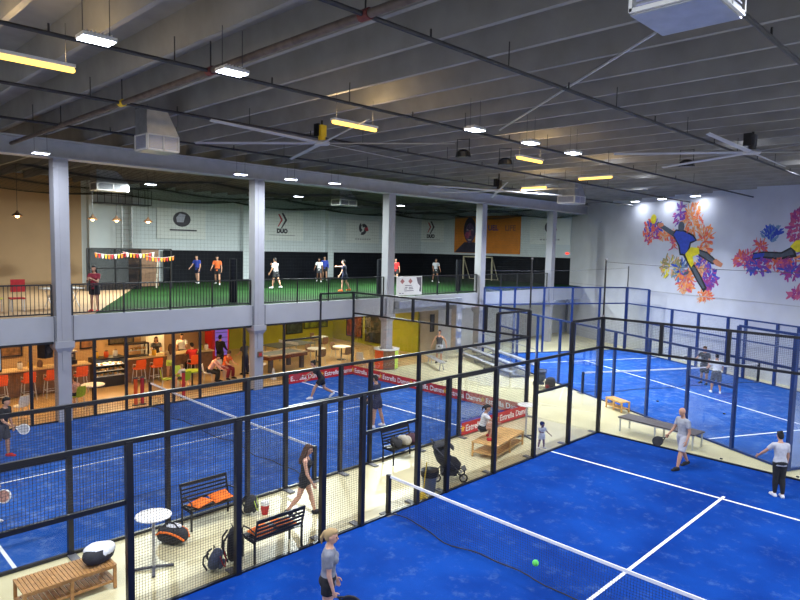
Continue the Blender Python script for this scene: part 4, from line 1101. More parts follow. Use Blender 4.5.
# caged play area with bunting
t = thing('mesh_cage', 'dark framed cage with black netting behind the woman in red', 'cage', (-23.5, 1.4, ZM), PI/2)
for x in (0, 1.4, 2.7, 4.4): MB().box((x, 0, 1.08), (.07, .07, 2.16)).build('post', M_black, t)
for z in (1.15, 2.16): MB().box((2.2, 0, z), (4.4, .06, .06)).build('rail', M_black, t)
for x in (0, 1.4): obj('net_panel', wire_grid(1.35, 2.1, .045, .045, .013, M_pad), t, (x, .03, .04))
MB().box((3.55, 1.6, 1.1), (1.7, .05, 2.1)).build('brown_back_panel', M_brown, t)
for x in (2.95, 3.9): MB().tube((x, .8, 0), (x+.1, .8, 1.75), .04, None, 8).build('pale_upright', pm('pale_tube', (.5, .45, .36), .5, 0, .1, 8), t)
for k, (x, z, w) in enumerate(((.5, 1.95, 1.6), (1.9, 2.0, 1.7), (3.1, 1.80, 1.6))):
    t = thing('bunting', ('string of red and white flags, left of three on the dark cage', 'string of red and white flags, middle of three on the dark cage', 'string of orange flags, right of three on the dark cage')[k], 'bunting', (-23.40, 1.4+x, ZM+z), PI/2, 'bunting strings on the dark cage')
    pts = [(w*i/10-.2, -.06, -.10*math.sin(PI*i/10)-.0) for i in range(11)]
    MB().path(pts, .008, 5).build('string', M_white, t)
    for i in range(10):
        x0, x1 = pts[i][0]+.02, pts[i+1][0]-.02; z0 = (pts[i][2]+pts[i+1][2])/2
        MB().prism([(x0, z0), (x1, z0), ((x0+x1)/2+.03, z0-.22), ((x0+x1)/2-.03, z0-.22)], lambda u, v: (u, -.066, v), lambda u, v: (u, -.056, v)).build('flag', (M_orange, M_redf, M_wprint, M_gold)[(i+k) % 4] if k < 2 else (M_orange, M_redf, M_gold)[i % 3], t)
# goals
def goal(label, loc, rz):
    t = thing('football_goal', label, 'goal', loc, rz, None)
    gm = pm('goal_cream', (.55, .50, .34), .5, 0, .1, 6)
    for x in (-1.5, 1.5): MB().box((x, 0, .95), (.09, .09, 1.9)).build('upright', gm, t)
    MB().box((0, 0, 1.9), (3.09, .09, .09)).build('crossbar', gm, t)
    for x in (-1.5, 1.5): MB().bar((x, 0, 1.88), (x, .9, .02), .05).build('back_stay', gm, t)
    MB().box((0, .9, .03), (3, .05, .05)).build('ground_bar', gm, t)
    return t
goal('cream framed goal in front of the portrait banner wall', (-22.6, 32.0, ZM), 0)
# wall banners
def swirl(b, cx, cz, r, y0=-.026, y1=-.018):
    for k in range(3):
        a0 = k*2*PI/3; o = []; i_ = []
        for j in range(9):
            a = a0+j/8*1.9; o.append((cx+r*math.cos(a)*(1-.035*j), cz+r*math.sin(a)*(1-.035*j))); i_.append((cx+r*(.55-.050*j)*math.cos(a), cz+r*(.55-.050*j)*math.sin(a)))
        b.prism(o+i_[::-1], lambda u, v: (u, y0, v), lambda u, v: (u, y1, v))
def chevron(b, x, z, s, y0=-.026, y1=-.018):
    b.prism([(x, z+s), (x+.35*s, z+s), (x+s, z), (x+.1*s, z-1.2*s), (x-.1*s, z-1.2*s), (x+.62*s, z)], lambda u, v: (u, y0, v), lambda u, v: (u, y1, v))
M_bsheet = pm('banner_sheet', (.72, .75, .73), .6, 0, .03, 2)
M_bprint = pm('banner_ink', (.05, .045, .06), .6, 0, .2, 12); M_bred = pm('banner_red_ink', (.45, .05, .07), .6, 0, .2, 12)
def wall_banner(label, loc, rz, kind, w, h):
    t = thing('wall_banner', label, 'banner', loc, rz, 'white sponsor banners on the gallery walls')
    MB().box((0, 0, 0), (w, .03, h)).build('sheet', M_bsheet, t)
    if kind == 'duo':
        b = MB(); chevron(b, -.32, .42, .42); b.build('chevron_red', M_bred, t)
        b = MB(); chevron(b, -.02, .42, .52); b.build('chevron_dark', M_bprint, t)
        lettering('DUO', .42, M_bprint, t, (.05, -.022, -.42), 0, .035)
        b = MB(); b.box((.05, -.019, -.72), (2.3, .006, .05)); b.build('text_line', pm('banner_grey_ink', (.32, .32, .33), .6, 0, .2, 12), t)
    elif kind == 'swirl':
        b = MB(); swirl(b, 0, .25, .55); b.build('swirl_emblem', M_bprint, t)
        b = MB(); b.prism([(.1, .32), (.5, .42), (.62, .1), (.3, .05)], lambda u, v: (u, -.027, v), lambda u, v: (u, -.018, v)); b.build('emblem_accent', M_bred, t)
        b = MB()
        for k in range(7): b.box((-.78+k*.26, -.020, -.62), (.17, .006, .11))
        b.build('text_line', pm('banner_grey_ink', (.32, .32, .33), .6, 0, .2, 12), t)
    else:
        b = MB(); b.ball((0, -.02, .3), (.62, .012, .5), 18, 8); b.build('emblem', M_bprint, t)
        b = MB(); b.prism([(-.35, .1), (.1, .1), (.25, .6), (-.15, .68), (-.4, .4)], lambda u, v: (u, -.040, v), lambda u, v: (u, -.033, v)); b.build('emblem_panel', pm('emblem_pale', (.45, .46, .56), .6, 0, .1, 8), t)
        b = MB(); b.box((.1, -.020, -.42), (1.9, .006, .10)); b.build('text_line', M_bprint, t)
    return t
wall_banner('white banner with dark round emblem, leftmost on the gallery wall', (-29.98, 9.6, 7.45), PI/2, 'round', 3.4, 2.0)
wall_banner('white banner with red chevron and DUO lettering right of the second column', (-29.98, 17.5, 7.65), PI/2, 'duo', 4.0, 2.2)
wall_banner('white banner with dark swirl emblem left of the third column', (-29.98, 25.7, 7.45), PI/2, 'swirl', 3.7, 1.9)
wall_banner('white banner with chevrons and DUO lettering right of the third column', (-28.9, 33.0, 7.7), 0, 'duo', 3.2, 1.9)
wall_banner('white banner with swirl emblem partly behind the fifth column', (-16.4, 33.0, 7.7), 0, 'swirl', 3.6, 2.0)
# orange banner with a plain painted portrait
t = thing('portrait_banner', 'orange banner with a dark portrait behind the fourth column', 'banner', (-22.55, 32.99, 7.45), 0)
MB().box((0, 0, 0), (6.9, .04, 3.15)).build('sheet', pm('banner_orange', (.62, .20, .015), .6, 0, .12, 1.2), t)
def flat(parent, name, poly, mat, y=-.03, d=.008): return MB().prism(poly, lambda u, v: (u, y, v), lambda u, v: (u, y+d, v)).build(name, mat, parent)
pk = pm('portrait_dark', (.028, .022, .045), .6, 0, .3, 3); pl_ = pm('portrait_purple', (.10, .06, .13), .6, 0, .4, 4)
flat(t, 'shoulders', [(-3.4, -1.55), (-2.75, -1.0), (-2.3, -.65), (-1.2, -.65), (-.6, -1.0), (.1, -1.55)], pk)
flat(t, 'head', [(-1.75+.66*math.cos(a), .40+1.08*math.sin(a)) for a in [2*PI*i/24 for i in range(24)]], pk, -.034)
flat(t, 'face', [(-1.72+.50*math.cos(a), .12+.86*math.sin(a)) for a in [2*PI*i/24 for i in range(24)]], pl_, -.038)
flat(t, 'cheek', [(-2.0+.26*math.cos(a), -.05+.30*math.sin(a)) for a in [2*PI*i/16 for i in range(16)]], pm('portrait_magenta', (.30, .05, .12), .6, 0, .4, 5), -.042)
flat(t, 'nose', [(-1.80, .38), (-1.62, .38), (-1.56, -.10), (-1.86, -.10)], pm('portrait_rose', (.38, .10, .16), .6, 0, .3, 5), -.046)
flat(t, 'mouth', [(-1.95, -.40), (-1.5, -.40), (-1.6, -.52), (-1.85, -.52)], pm('portrait_pale', (.45, .38, .36), .6, 0, .2, 5), -.046)
for x in (-1.98, -1.5): flat(t, 'eye', [(x-.11, .36), (x+.11, .36), (x+.08, .44), (x-.08, .44)], pm('portrait_pale', (.45, .38, .36), .6), -.046)
lettering('UEL', .62, pm('lettering_violet', (.10, .05, .16), .6, 0, .2, 6), t, (.72, -.026, .55), 0, .02)
lettering('LIFE', .62, pm('lettering_brown', (.26, .10, .05), .6, 0, .2, 6), t, (2.45, -.026, .52), 0, .02)
# ladder, platform
t = thing('wall_ladder', 'grey access ladder on the gallery wall below a dark platform', 'ladder', (-29.6, 5.85, 5.8), PI/2)
for x in (-.3, .3): MB().box((x, 0, 1.6), (.06, .06, 3.3)).build('stile', M_alu, t)
b = MB()
for k in range(10): b.tube((-.3, 0, .15+k*.33), (.3, 0, .15+k*.33), .02, None, 6)
b.build('rungs', M_alu, t)
t = thing('platform', 'dark railed platform at the top of the wall ladder', 'platform', (-29.2, 5.4, 8.45), PI/2)
MB().box((0, 0, 0), (3.2, 1.0, .06)).build('deck', M_dgrey, t)
b = MB()
for k in range(9): b.bar((-1.6+k*.4, -.5, 0), (-1.6+k*.4, -.5, .9), .03)
b.box((0, -.5, .9), (3.2, .04, .04)); b.box((0, -.5, .45), (3.2, .03, .03)); b.build('guard_rail', M_dgrey, t)
# pendant lamps
def pendant(label, loc, top, shade=M_brown, power=14, r=.24):
    t = thing('pendant_lamp', label, 'lamp', loc, 0, None)
    MB().tube((0, 0, .2), (0, 0, top-loc[2]), .012, None, 5).build('cord', M_black, t)
    MB().lathe([(.04, .24), (.06, .16), (r*.7, .08), (r, 0), (r-.02, 0), (r*.65, .06), (.03, .15)], (0, 0, 0), 18).build('shade', shade, t, True)
    MB().ball((0, 0, .0), .085, 10, 7).build('bulb', M_bulb, t, True)
    point(t, (0, 0, -.1), power, WARM, .08)
    return t
for i, y in enumerate((-1.9, 1.35, 2.5, 4.1)):
    pendant(('pendant lamp with glowing bulb left of the first column, above the railing', 'glowing pendant lamp first to the right of the first column', 'glowing pendant lamp second to the right of the first column', 'glowing pendant lamp left of the round emblem banner')[i], (-22.5, y, 7.25), 9.6, M_brown, 60)
# tables and things behind the left balustrade
for i, (x, y, m) in enumerate(((-15.2, -6.4, M_redf), (-15.4, -5.5, M_oplastic), (-15.3, -4.5, M_olive), (-15.2, -3.8, M_redf))):
    t = thing('gallery_chair', ('red chair far left behind the left balustrade', 'orange chair behind the left balustrade', 'olive chair behind the left balustrade', 'red chair nearest the first column behind the left balustrade')[i], 'chair', (x, y, ZM), .5*i)
    MB().box((0, 0, .46), (.44, .44, .05)).build('seat', m, t); MB().box((0, -.2, .92), (.44, .05, .44)).build('backrest', m, t)
    for sx in (-1, 1):
        for sy in (-1, 1): MB().tube((sx*.19, sy*.19, 0), (sx*.19, sy*.19, .44), .018, None, 6).build('leg', M_alu, t)
t = thing('folding_table', 'white topped table on trestle legs left of the woman in red', 'table', (-15.6, -2.2, ZM), .2)
MB().box((0, 0, .74), (.8, 1.3, .04)).build('tabletop', M_wplastic, t)
for y in (-.5, .5): b = MB(); b.bar((-.3, y, 0), (.25, y, .72), .03); b.bar((.3, y, 0), (-.25, y, .72), .03); b.build('leg', M_wplastic, t)
# ------------------------------------------------------------------ cafe under the gallery
M_ctop = pm('counter_top', (.62, .46, .26), .35, 0, .08, 3)
M_cfront = pm('counter_front', (.17, .085, .035), .5, 0, .2, 4)
def counter(label, y0, y1, x=-17.55, d=.62, H=1.08):
    t = thing('bar_counter', label, 'counter', (x-d/2, (y0+y1)/2, .004), 0, None)
    L = y1-y0
    MB().box((0, 0, H-.025), (d+.16, L, .05)).build('worktop', M_ctop, t)
    MB().box((0, 0, (H-.05)/2+.02), (d-.1, L-.06, H-.09)).build('body', M_cfront, t)
    b = MB(); n = max(2, int(L/.9))
    for k in range(n): b.box((d/2-.04, -L/2+(k+.5)*L/n, .55), (.02, L/n-.08, .8))
    b.build('front_panel', M_brown, t)
    return t
counter('wooden bar counter left of the pastry fridge', -9.0, -.55)
counter('wooden bar counter right of the pastry fridge', .95, 5.1)
# pastry fridge
t = thing('display_fridge', 'black pastry display fridge with lit shelves between the bar counters', 'fridge', (-17.75, .18, .004), 0)
b = MB(); b.box((0, 0, .22), (.72, 1.3, .44)); b.box((-.33, 0, .8), (.05, 1.3, .75)); b.box((0, 0, 1.2), (.72, 1.3, .06))
for s in (-1, 1): b.box((0, s*.63, .82), (.72, .04, .76))
b.build('cabinet', M_black, t)
for k, z in enumerate((.46, .68, .92)):
    sh = MB().box((.02, 0, z), (.62, 1.22, .025)).build('shelf', M_wplastic, t)
    b = MB(); rnd = random.Random(k)
    for i in range(6): b.ball((.12+rnd.uniform(-.06, .1), -.5+i*.2, z+.055), (.09, .075, .05), 10, 6)
    b.build('pastries', pm('pastry', (.55, .30, .10), .7, 0, .4, 9), sh)
MB().box((.34, 0, .82), (.01, 1.22, .7)).build('front_glass', M_glass, t)
l = MB().box((.1, 0, 1.15), (.05, 1.1, .02)).build('strip_light', em('fridge_light', (1, .9, .7), 6, False), t); area(l, (.1, 0, 1.13), .06, 1.1, 18, (1, .88, .66))
def small(name, label, cat, loc, fn, rz=0, group=None):
    t = thing(name, label, cat, loc, rz, group); fn(t); return t
def coffee(t):
    MB().box((0, 0, .08), (.45, .62, .16)).build('base', M_black, t); MB().box((-.1, 0, .34), (.25, .62, .4)).build('body', M_dgrey, t); MB().box((0, 0, .52), (.48, .66, .06)).build('cup_tray', M_steel, t)
    for y in (-.15, .15): MB().tube((.12, y, .40), (.12, y, .30), .04, None, 8).build('group_head', M_steel, t)
    b = MB()
    for k in range(6): b.lathe([(.03, 0), (.04, .07)], (-.12+.12*(k % 3), -.2+.3*(k//3), .55), 8)
    b.build('cups', M_wplastic, t)
small('coffee_machine', 'dark espresso machine on the left bar counter beside the first column', 'coffee machine', (-17.9, -1.35, 1.088), coffee)
def cooler(t):
    b = MB(); b.box((0, 0, .03), (.5, .55, .06)); b.box((0, 0, .92), (.5, .55, .06)); b.box((-.22, 0, .48), (.05, .55, .86))
    for s in (-1, 1): b.box((0, s*.26, .48), (.5, .035, .86))
    b.build('cabinet', M_black, t); MB().box((.24, 0, .48), (.012, .48, .80)).build('door_glass', em('cooler_glow', (.35, .5, .8), 1.0, False), t)
    for z in (.3, .55): MB().box((.255, 0, z), (.012, .46, .03)).build('shelf', M_wplastic, t)
small('countertop_cooler', 'small lit glass cooler on the bar at the left edge', 'fridge', (-17.9, -4.05, 1.088), cooler)
def cabinet(t):
    b = MB(); b.box((0, 0, .58), (.45, .95, .06)); b.box((0, 0, .02), (.45, .95, .04))
    for sx in (-1, 1):
        for sy in (-1, 1): b.box((sx*.20, sy*.45, .3), (.04, .04, .55))
    b.build('frame', M_black, t); MB().box((.21, 0, .3), (.01, .86, .5)).build('glass_front', M_glass, t); MB().box((0, 0, .28), (.38, .86, .02)).build('shelf', M_wplastic, t)
    b = MB()
    for k in range(5): b.ball((.02, -.34+k*.17, .35), (.08, .07, .06), 8, 6)
    b.build('pastries', pm('pastry', (.55, .30, .10), .7), t)
small('glass_cabinet', 'glass fronted food cabinet on the bar behind the orange stools', 'cabinet', (-18.0, 1.55, 1.088), cabinet)
jars = [(-17.9, -3.1, M_wplastic), (-17.8, -2.75, M_gold), (-17.85, -2.4, M_brown), (-17.8, -.25, M_gold), (-17.75, .15, M_oplastic), (-17.8, .55, M_wplastic), (-17.85, 4.6, M_olive), (-17.8, 4.85, M_wplastic), (-17.75, 2.25, M_gold), (-17.8, 3.05, M_wplastic)]
jl = ['white jar on the left bar near the lit cooler', 'amber jar on the left bar near the lit cooler', 'brown jar on the left bar before the first column', 'amber jar on top of the pastry fridge, left', 'orange jar on top of the pastry fridge, middle', 'white jar on top of the pastry fridge, right', 'olive jar on the bar by the drinks screen', 'white jar on the bar by the drinks screen', 'amber tray stack on the bar before the woman in patterned top', 'white cup on the bar between woman and red shirted man']
for (x, y, m), lab in zip(jars, jl):
    def jar(t, m=m):
        MB().lathe([(.08, 0), (.10, .03), (.10, .2), (.07, .25)], (0, 0, 0), 14).build('body', m, t, True); MB().lathe([(.075, .25), (.08, .27), (.03, .30)], (0, 0, 0), 14).build('lid', M_brown, t, True)
    small('jar', lab, 'jar', (x, y, 1.234 if -.5 < y < .9 else 1.088), jar)
t = thing('wall_shelf', 'dark wooden shelf with bottles on the wall behind the left bar', 'shelf', (-20.08, -4.6, 1.55), PI/2)
MB().box((0, 0, 0), (2.4, .28, .04)).build('board', M_brown, t)
for x in (-.9, .9): MB().bar((x, .1, -.22), (x, -.1, -.02), .03).build('bracket', M_black, t)
for i in range(12):
    t = thing('bottle', 'dark or amber bottle in the row on the shelf behind the left bar', 'bottle', (-20.08+random.uniform(-.05, .05), -5.65+i*.19, 1.572), 0, 'bottles on the shelf behind the left bar')
    MB().lathe([(.035, 0), (.04, .02), (.04, .17), (.014, .23), (.014, .29)], (0, 0, 0), 10).build('body', (M_char, M_brown, M_olive)[i % 3], t, True); MB().lathe([(.016, .285), (.016, .31)], (0, 0, 0), 8).build('cap', M_gold, t)
# bar stools
def stool(label, loc, rz, dupof=None):
    if dupof: return dup(dupof, loc, rz, label)
    t = thing('bar_stool', label, 'stool', loc, rz, 'orange bar stools along the counter')
    b = MB(); b.box((0, 0, .72), (.42, .42, .05)); b.build('seat', M_oplastic, t)
    MB().loft([((0, -.20, .76), .21, .03), ((0, -.23, .95), .23, .03), ((0, -.25, 1.12), .21, .025)], 14).build('backrest', M_oplastic, t, True)
    for sx in (-1, 1):
        for sy in (-1, 1): MB().tube((sx*.23, sy*.23, 0), (sx*.17, sy*.17, .70), .016, None, 8).build('leg', M_alu, t)
    MB().path([(-.2, -.2, .28), (.2, -.2, .28), (.2, .2, .28), (-.2, .2, .28), (-.2, -.2, .28)], .012, 6).build('foot_ring', M_alu, t)
    for s in (-1, 1): MB().path([(s*.22, -.23, .92), (s*.25, 0, .92), (s*.23, .10, .74)], .014, 6).build('armrest', M_alu, t)
    return t
S0 = stool('orange bar stool at the left bar, leftmost in view', (-17.0, -4.0, .004), PI/2)
for y, lab in ((-3.05, 'orange bar stool second from the left edge'), (-2.25, 'orange bar stool just left of the first column'), (-1.15, 'orange bar stool just right of the first column'), (1.25, 'orange bar stool just right of the pastry fridge'), (2.0, 'orange bar stool second to the right of the pastry fridge'), (3.62, 'orange bar stool under the man in red shirt')):
    stool(lab, (-17.0 if y < 3.5 else -16.72, y, .004), PI/2, S0)
# cafe tables and green chairs
def chair(label, loc, rz, mat, dupof=None, group='plastic cafe chairs'):
    t = thing('cafe_chair', label, 'chair', loc, rz, group)
    MB().loft([((0, 0, .43), .21, .21), ((0, 0, .46), .22, .22)], 16).build('seat', mat, t)
    MB().loft([((0, -.19, .46), .19, .025), ((0, -.23, .66), .21, .025), ((0, -.26, .84), .18, .02)], 14).build('backrest', mat, t, True)
    for sx in (-1, 1):
        for sy in (-1, 1): MB().tube((sx*.20, sy*.20, 0), (sx*.15, sy*.15, .44), .014, None, 7).build('leg', M_alu, t)
    return t
chair('lime green chair on the left of the green table, below the bar', (-15.4, 1.75, .004), -.4, M_green)
chair('lime green chair on the far side of the green table', (-15.75, 2.55, .004), -1.6, M_green)
chair('lime green chair under the child in white', (-14.83, 2.22, .004), 1.95, M_green)
chair('lime green chair under the child just right of the first column', (-14.58, -2.08, .004), 1.95, M_green)
chair('white chair under the person in pink top', (-15.52, 3.72, .004), -.6, M_wplastic)
chair('white chair under the red haired person', (-15.92, 4.72, .004), -1.2, M_wplastic)
chair('yellow chair behind the left edge player', (-14.9, -4.95, .004), 1.2, M_yellow)
chair('white chair behind the left edge player, nearer the glass', (-14.3, -4.0, .004), 1.9, M_wplastic)
chair('white chair left of the painted round plinth', (-13.9, 11.4, .004), .5, M_wplastic)
chair('white chair right of the painted round plinth', (-13.7, 13.6, .004), 2.4, M_wplastic)
def ctable(label, loc, top, r=.42, H=.74):
    t = thing('cafe_table', label, 'table', loc, 0, 'small cafe tables')
    MB().lathe([(r-.01, 0), (r, .01), (r, .03), (r-.01, .04)], (0, 0, H-.04), 24).build('tabletop', top, t, True)
    MB().tube((0, 0, .03), (0, 0, H-.04), .035, None, 10).build('column', M_black, t); MB().lathe([(.26, 0), (.26, .015), (.05, .04)], (0, 0, 0), 18).build('base', M_black, t)
    return t
ctable('lime green round table below the bar stools', (-15.1, 2.75, .004), M_green)
ctable('white round table left of the child behind the first column', (-14.9, -1.4, .004), M_wplastic)
ctable('white round table left of the second column', (-14.7, 5.75, .004), M_wplastic, .4)
for i, (x, y) in enumerate(((-16.6, 10.6), (-16.3, 12.1), (-19.9, 13.4))):
    ctable(('white round table behind the stooping player, left one', 'white round table behind the stooping player, right one', 'white round table deeper in the games area')[i], (x, y, .004), M_wplastic, .5)
    chair(('dark chair at the left white table of the games area', 'dark chair at the right white table of the games area', 'dark chair at the deeper white table of the games area')[i], (x+.75, y-.3, .004), 1.4, M_brown)
    chair(('brown chair beyond the left white table of the games area', 'brown chair beyond the right white table of the games area', 'brown chair beyond the deeper white table of the games area')[i], (x-.75, y+.2, .004), -1.4, M_brown)
# orange and red uprights at the glass
for i, (y, m) in enumerate(((-.30, M_oplastic), (-.05, M_redf), (1.62, M_redf))):
    t = thing('racket_tube', ('orange upright tube standing at the cafe glass left of the net post', 'red upright tube beside the orange one', 'red upright tube near the green table')[i], 'tube', (-13.6, y, .004), 0)
    MB().tube((0, 0, .03), (0, 0, 1.05), .07, None, 12).build('tube', m, t); MB().lathe([(.14, 0), (.14, .03), (.08, .04)], (0, 0, 0), 14).build('foot', M_black, t); MB().lathe([(.078, 1.02), (.078, 1.08)], (0, 0, 0), 12).build('cap', M_dgrey, t)
# back wall fittings
def framed(label, loc, w, h, mat, name='picture', cat='picture', rz=PI/2):
    t = thing(name, label, cat, loc, rz, None)
    MB().box((0, 0, 0), (w, .04, h)).build('panel', mat, t)
    b = MB(); b.box((0, -.02, h/2), (w+.06, .05, .05)); b.box((0, -.02, -h/2), (w+.06, .05, .05))
    for s in (-1, 1): b.box((s*w/2, -.02, 0), (.05, .05, h))
    b.build('frame', M_black, t); return t
# partition behind the bar
struct(boxo('wall_bar', (-20.35, -1.5, 1.4), (.15, 15.6, 2.78), M_tanwall))
framed('brown picture on the wall above the pastry fridge', (-20.22, .25, 1.75), .65, .9, pm('picture_brown', (.20, .09, .03), .6, 0, .5, 4))
framed('dark menu board on the wall right of the black pendants', (-20.22, 1.75, 1.85), 1.15, .95, pm('menu_dark', (.07, .055, .04), .6, 0, .5, 8), 'menu_board', 'board')
framed('dark wall poster at the far left above the bar', (-20.22, -3.0, 1.7), 1.1, .9, pm('poster_brown', (.16, .08, .03), .6, 0, .6, 5))
def tallfridge(t):
    MB().box((0, 0, 1.0), (.6, .9, 2.0)).build('cabinet', M_wplastic, t); MB().box((.31, 0, 1.1), (.02, .8, 1.7)).build('door', pm('fridge_door', (.62, .62, .58), .3, 0, .08, 3), t)
    MB().box((.34, -.34, 1.1), (.03, .03, .6)).build('handle', M_black, t)
small('tall_fridge', 'white tall fridge on the wall behind the bar, right of the menu board', 'fridge', (-19.95, 3.15, .004), tallfridge)
def drinks(t):
    MB().box((0, 0, .98), (.75, .95, 1.96)).build('cabinet', M_red, t)
    MB().box((.38, .04, 1.15), (.03, .70, 1.35)).build('lit_front', em('drinks_glow', (.30, .16, .62), .8, False), t)
    for k in range(5): MB().box((.40, .04, .62+k*.26), (.02, .66, .03)).build('shelf', M_dgrey, t)
    MB().box((.385, 0, 1.88), (.02, .8, .12)).build('header', M_redf, t)
small('drinks_machine', 'red drinks machine with purple lit front against the back wall', 'vending machine', (-19.4, 6.3, .004), drinks)
t = thing('screen', 'small blue lit screen under the gallery ceiling over the bar', 'screen', (-17.6, 4.9, 2.42), PI/2-.1)
MB().box((0, 0, 0), (.75, .06, .45)).build('casing', M_black, t); MB().box((0, -.034, 0), (.69, .01, .39)).build('display', em('screen_glow', (.10, .55, .95), 1.6, False), t)
MB().tube((0, 0, .2), (0, 0, .38), .02, None, 6).build('bracket', M_black, t)
framed('dark framed opening with pale sill on the back wall left of the second column', (-22.95, 9.6, 1.85), 2.6, 1.3, pm('opening_dark', (.10, .07, .05), .6, 0, .8, 3), 'pass_window', 'window')
framed('dark red patterned poster right of the second column', (-22.95, 12.2, 1.7), 1.8, 1.9, pm('poster_red', (.13, .02, .02), .6, 0, .9, 3))
framed('black and lime striped poster in the games area', (-22.80, 15.3, 1.75), 1.9, 1.8, pm('poster_lime', (.12, .15, .01), .6, 0, .95, 2.4))
framed('dark patterned poster between red and lime ones', (-22.80, 13.6, 1.6), 1.2, 2.0, pm('poster_dark', (.03, .05, .03), .6, 0, .9, 3))
framed('dark red figure poster on the olive wall left of the round plinth', (-20.6, 16.76, 1.5), 1.5, 2.2, pm('poster_rust', (.20, .05, .02), .6, 0, .9, 2.5), 'picture', 'picture', 0)
framed('black leafy poster on the olive wall right of the rust one', (-18.7, 16.76, 1.4), 1.6, 2.3, pm('poster_black', (.03, .03, .015), .6, 0, .9, 2.5), 'picture', 'picture', 0)
framed('grey door vent panel on the beige wall', (-14.97, 18.0, 1.75), .30, 1.0, M_dgrey, 'vent_panel', 'panel')
# pool table and the other games tables
def pool(t):
    MB().box((0, 0, .72), (1.35, 2.5, .16)).build('cabinet', pm('mahogany', (.13, .035, .015), .4, 0, .2, 6), t)
    MB().box((0, 0, .805), (1.12, 2.26, .02)).build('cloth', pm('pool_cloth', (.20, .24, .25), .9, 0, .1, 12), t)
    b = MB()
    for s in (-1, 1): b.box((s*.62, 0, .83), (.11, 2.5, .05)); b.box((0, s*1.19, .83), (1.35, .11, .05))
    b.build('cushion_rail', pm('pale_rail', (.55, .45, .32), .4, 0, .1, 6), t)
    for sx in (-1, 1):
        for sy in (-1, 1): MB().box((sx*.5, sy*1.0, .32), (.18, .18, .64)).build('leg', M_dgrey, t)
    for sx in (-1, 1):
        for sy in (-1, 0, 1): MB().tube((sx*.6, sy*1.17, .845), (sx*.6, sy*1.17, .86), .06, None, 10).build('pocket', M_black, t)
small('pool_table', 'pool table with brown sides right of the second column', 'table', (-16.2, 8.0, .004), pool, .1)
def pingpong(t):
    MB().box((0, 0, .75), (1.5, 2.7, .03)).build('tabletop', pm('pingpong_top', (.10, .12, .12), .4, 0, .1, 8), t)
    b = MB(); b.box((0, 0, .84), (1.6, .02, .15)); b.build('table_net', M_wplastic, t)
    for sx in (-1, 1):
        for sy in (-1, 1): MB().box((sx*.6, sy*1.1, .37), (.05, .05, .74)).build('leg', M_steel, t)
small('table_tennis_table', 'dark table tennis table with white net behind the pool table', 'table', (-18.6, 10.2, .004), pingpong, .1)
def cone(t):
    MB().lathe([(.17, 0), (.17, .03), (.11, .03), (.10, .12), (.06, .38), (.03, .52)], (0, 0, 0), 16).build('cone', M_wplastic, t, True)
small('floor_cone', 'pale floor cone at the glass left of the pool table', 'cone', (-14.3, 6.35, .004), cone)
# painted round plinth at the third column
t = thing('round_plinth', 'round plinth at the third column painted orange, brown and yellow', 'plinth', (-13.05, 12.38, 0), 0)
for k, m in enumerate((M_oplastic, M_brown, M_neon, M_brown, M_oplastic, M_neon)):
    a0 = -2.05+k*PI/3; b = MB(); n = 6
    pts = [(.62*math.cos(a0+PI/3*i/n), .62*math.sin(a0+PI/3*i/n)) for i in range(n+1)]; ins = [(.40*math.cos(a0+PI/3*i/n), .40*math.sin(a0+PI/3*i/n)) for i in range(n+1)]
    b.prism(pts+ins[::-1], lambda u, v: (u, v, .02), lambda u, v: (u, v, .98)); b.build('side_panel', m, t)
b = MB(); n = 28; vs = []; fs = []
for z in (.98, 1.04):
    for r in (.40, .66): vs += [(r*math.cos(2*PI*i/n), r*math.sin(2*PI*i/n), z) for i in range(n)]
for i in range(n):
    j = (i+1) % n; fs += [(i, j, n+j, n+i), (2*n+i, 3*n+i, 3*n+j, 2*n+j), (n+i, n+j, 3*n+j, 3*n+i), (i, 2*n+i, 2*n+j, j)]
b.add(vs, fs); b.build('top_ring', M_wplastic, t)
# lamps of the cafe
def down(label, loc, power, col=(1.0, .60, .23)):
    t = thing('ceiling_spot', label, 'lamp', loc, 0, 'round lamps under the gallery')
    MB().lathe([(.16, 0), (.17, .02), (.17, .07)], (0, 0, 0), 18).build('housing', M_wplastic, t, True); MB().lathe([(.14, -.004), (.14, .004)], (0, 0, 0), 18).build('diffuser', M_bulb, t)
    l = area(t, (0, 0, -.02), .3, .3, power, col)
n = 0
for x in (-15.3, -18.8):
    for y in (-7, -3.6, -.2, 3.2):
        down('round warm lamp set under the gallery above the cafe', (x, y, 2.725), 80)
for x, y in ((-15.0, 7.0), (-18.6, 7.4), (-15.2, 10.8), (-19.0, 11.5)):
    down('round warm lamp set under the gallery above the games tables', (x, y, 2.725), 50, (1.0, .74, .42))
for x, y in ((-16.8, 14.6), (-20.0, 14.8), (-16.2, 12.6)):
    down('round pale lamp set under the gallery by the olive wall', (x, y, 2.725), 70, (1.0, .88, .60))
def lowpend(label, loc, shade=M_black, r=.24, power=10):
    return pendant(label, loc, 2.8, shade, power, r)
lowpend('black cone pendant in front of the menu board', (-18.3, 1.05, 2.1), M_black, .26)
lowpend('black cone pendant lower behind the other one', (-19.2, .95, 1.9), M_black, .2, 5)
lowpend('bright pendant above the left bar, right of the lit cooler', (-18.6, -2.6, 2.35), M_gold, .14, 25)
lowpend('bright pendant above the espresso machine', (-18.6, -1.0, 2.3), M_gold, .14, 25)
lowpend('bright pendant above the bartenders', (-18.9, 2.6, 2.4), M_gold, .14, 25)
t = thing('loudspeaker', 'black loudspeaker hung under the gallery left of the first column', 'loudspeaker', (-13.9, -3.3, 2.42), .5)
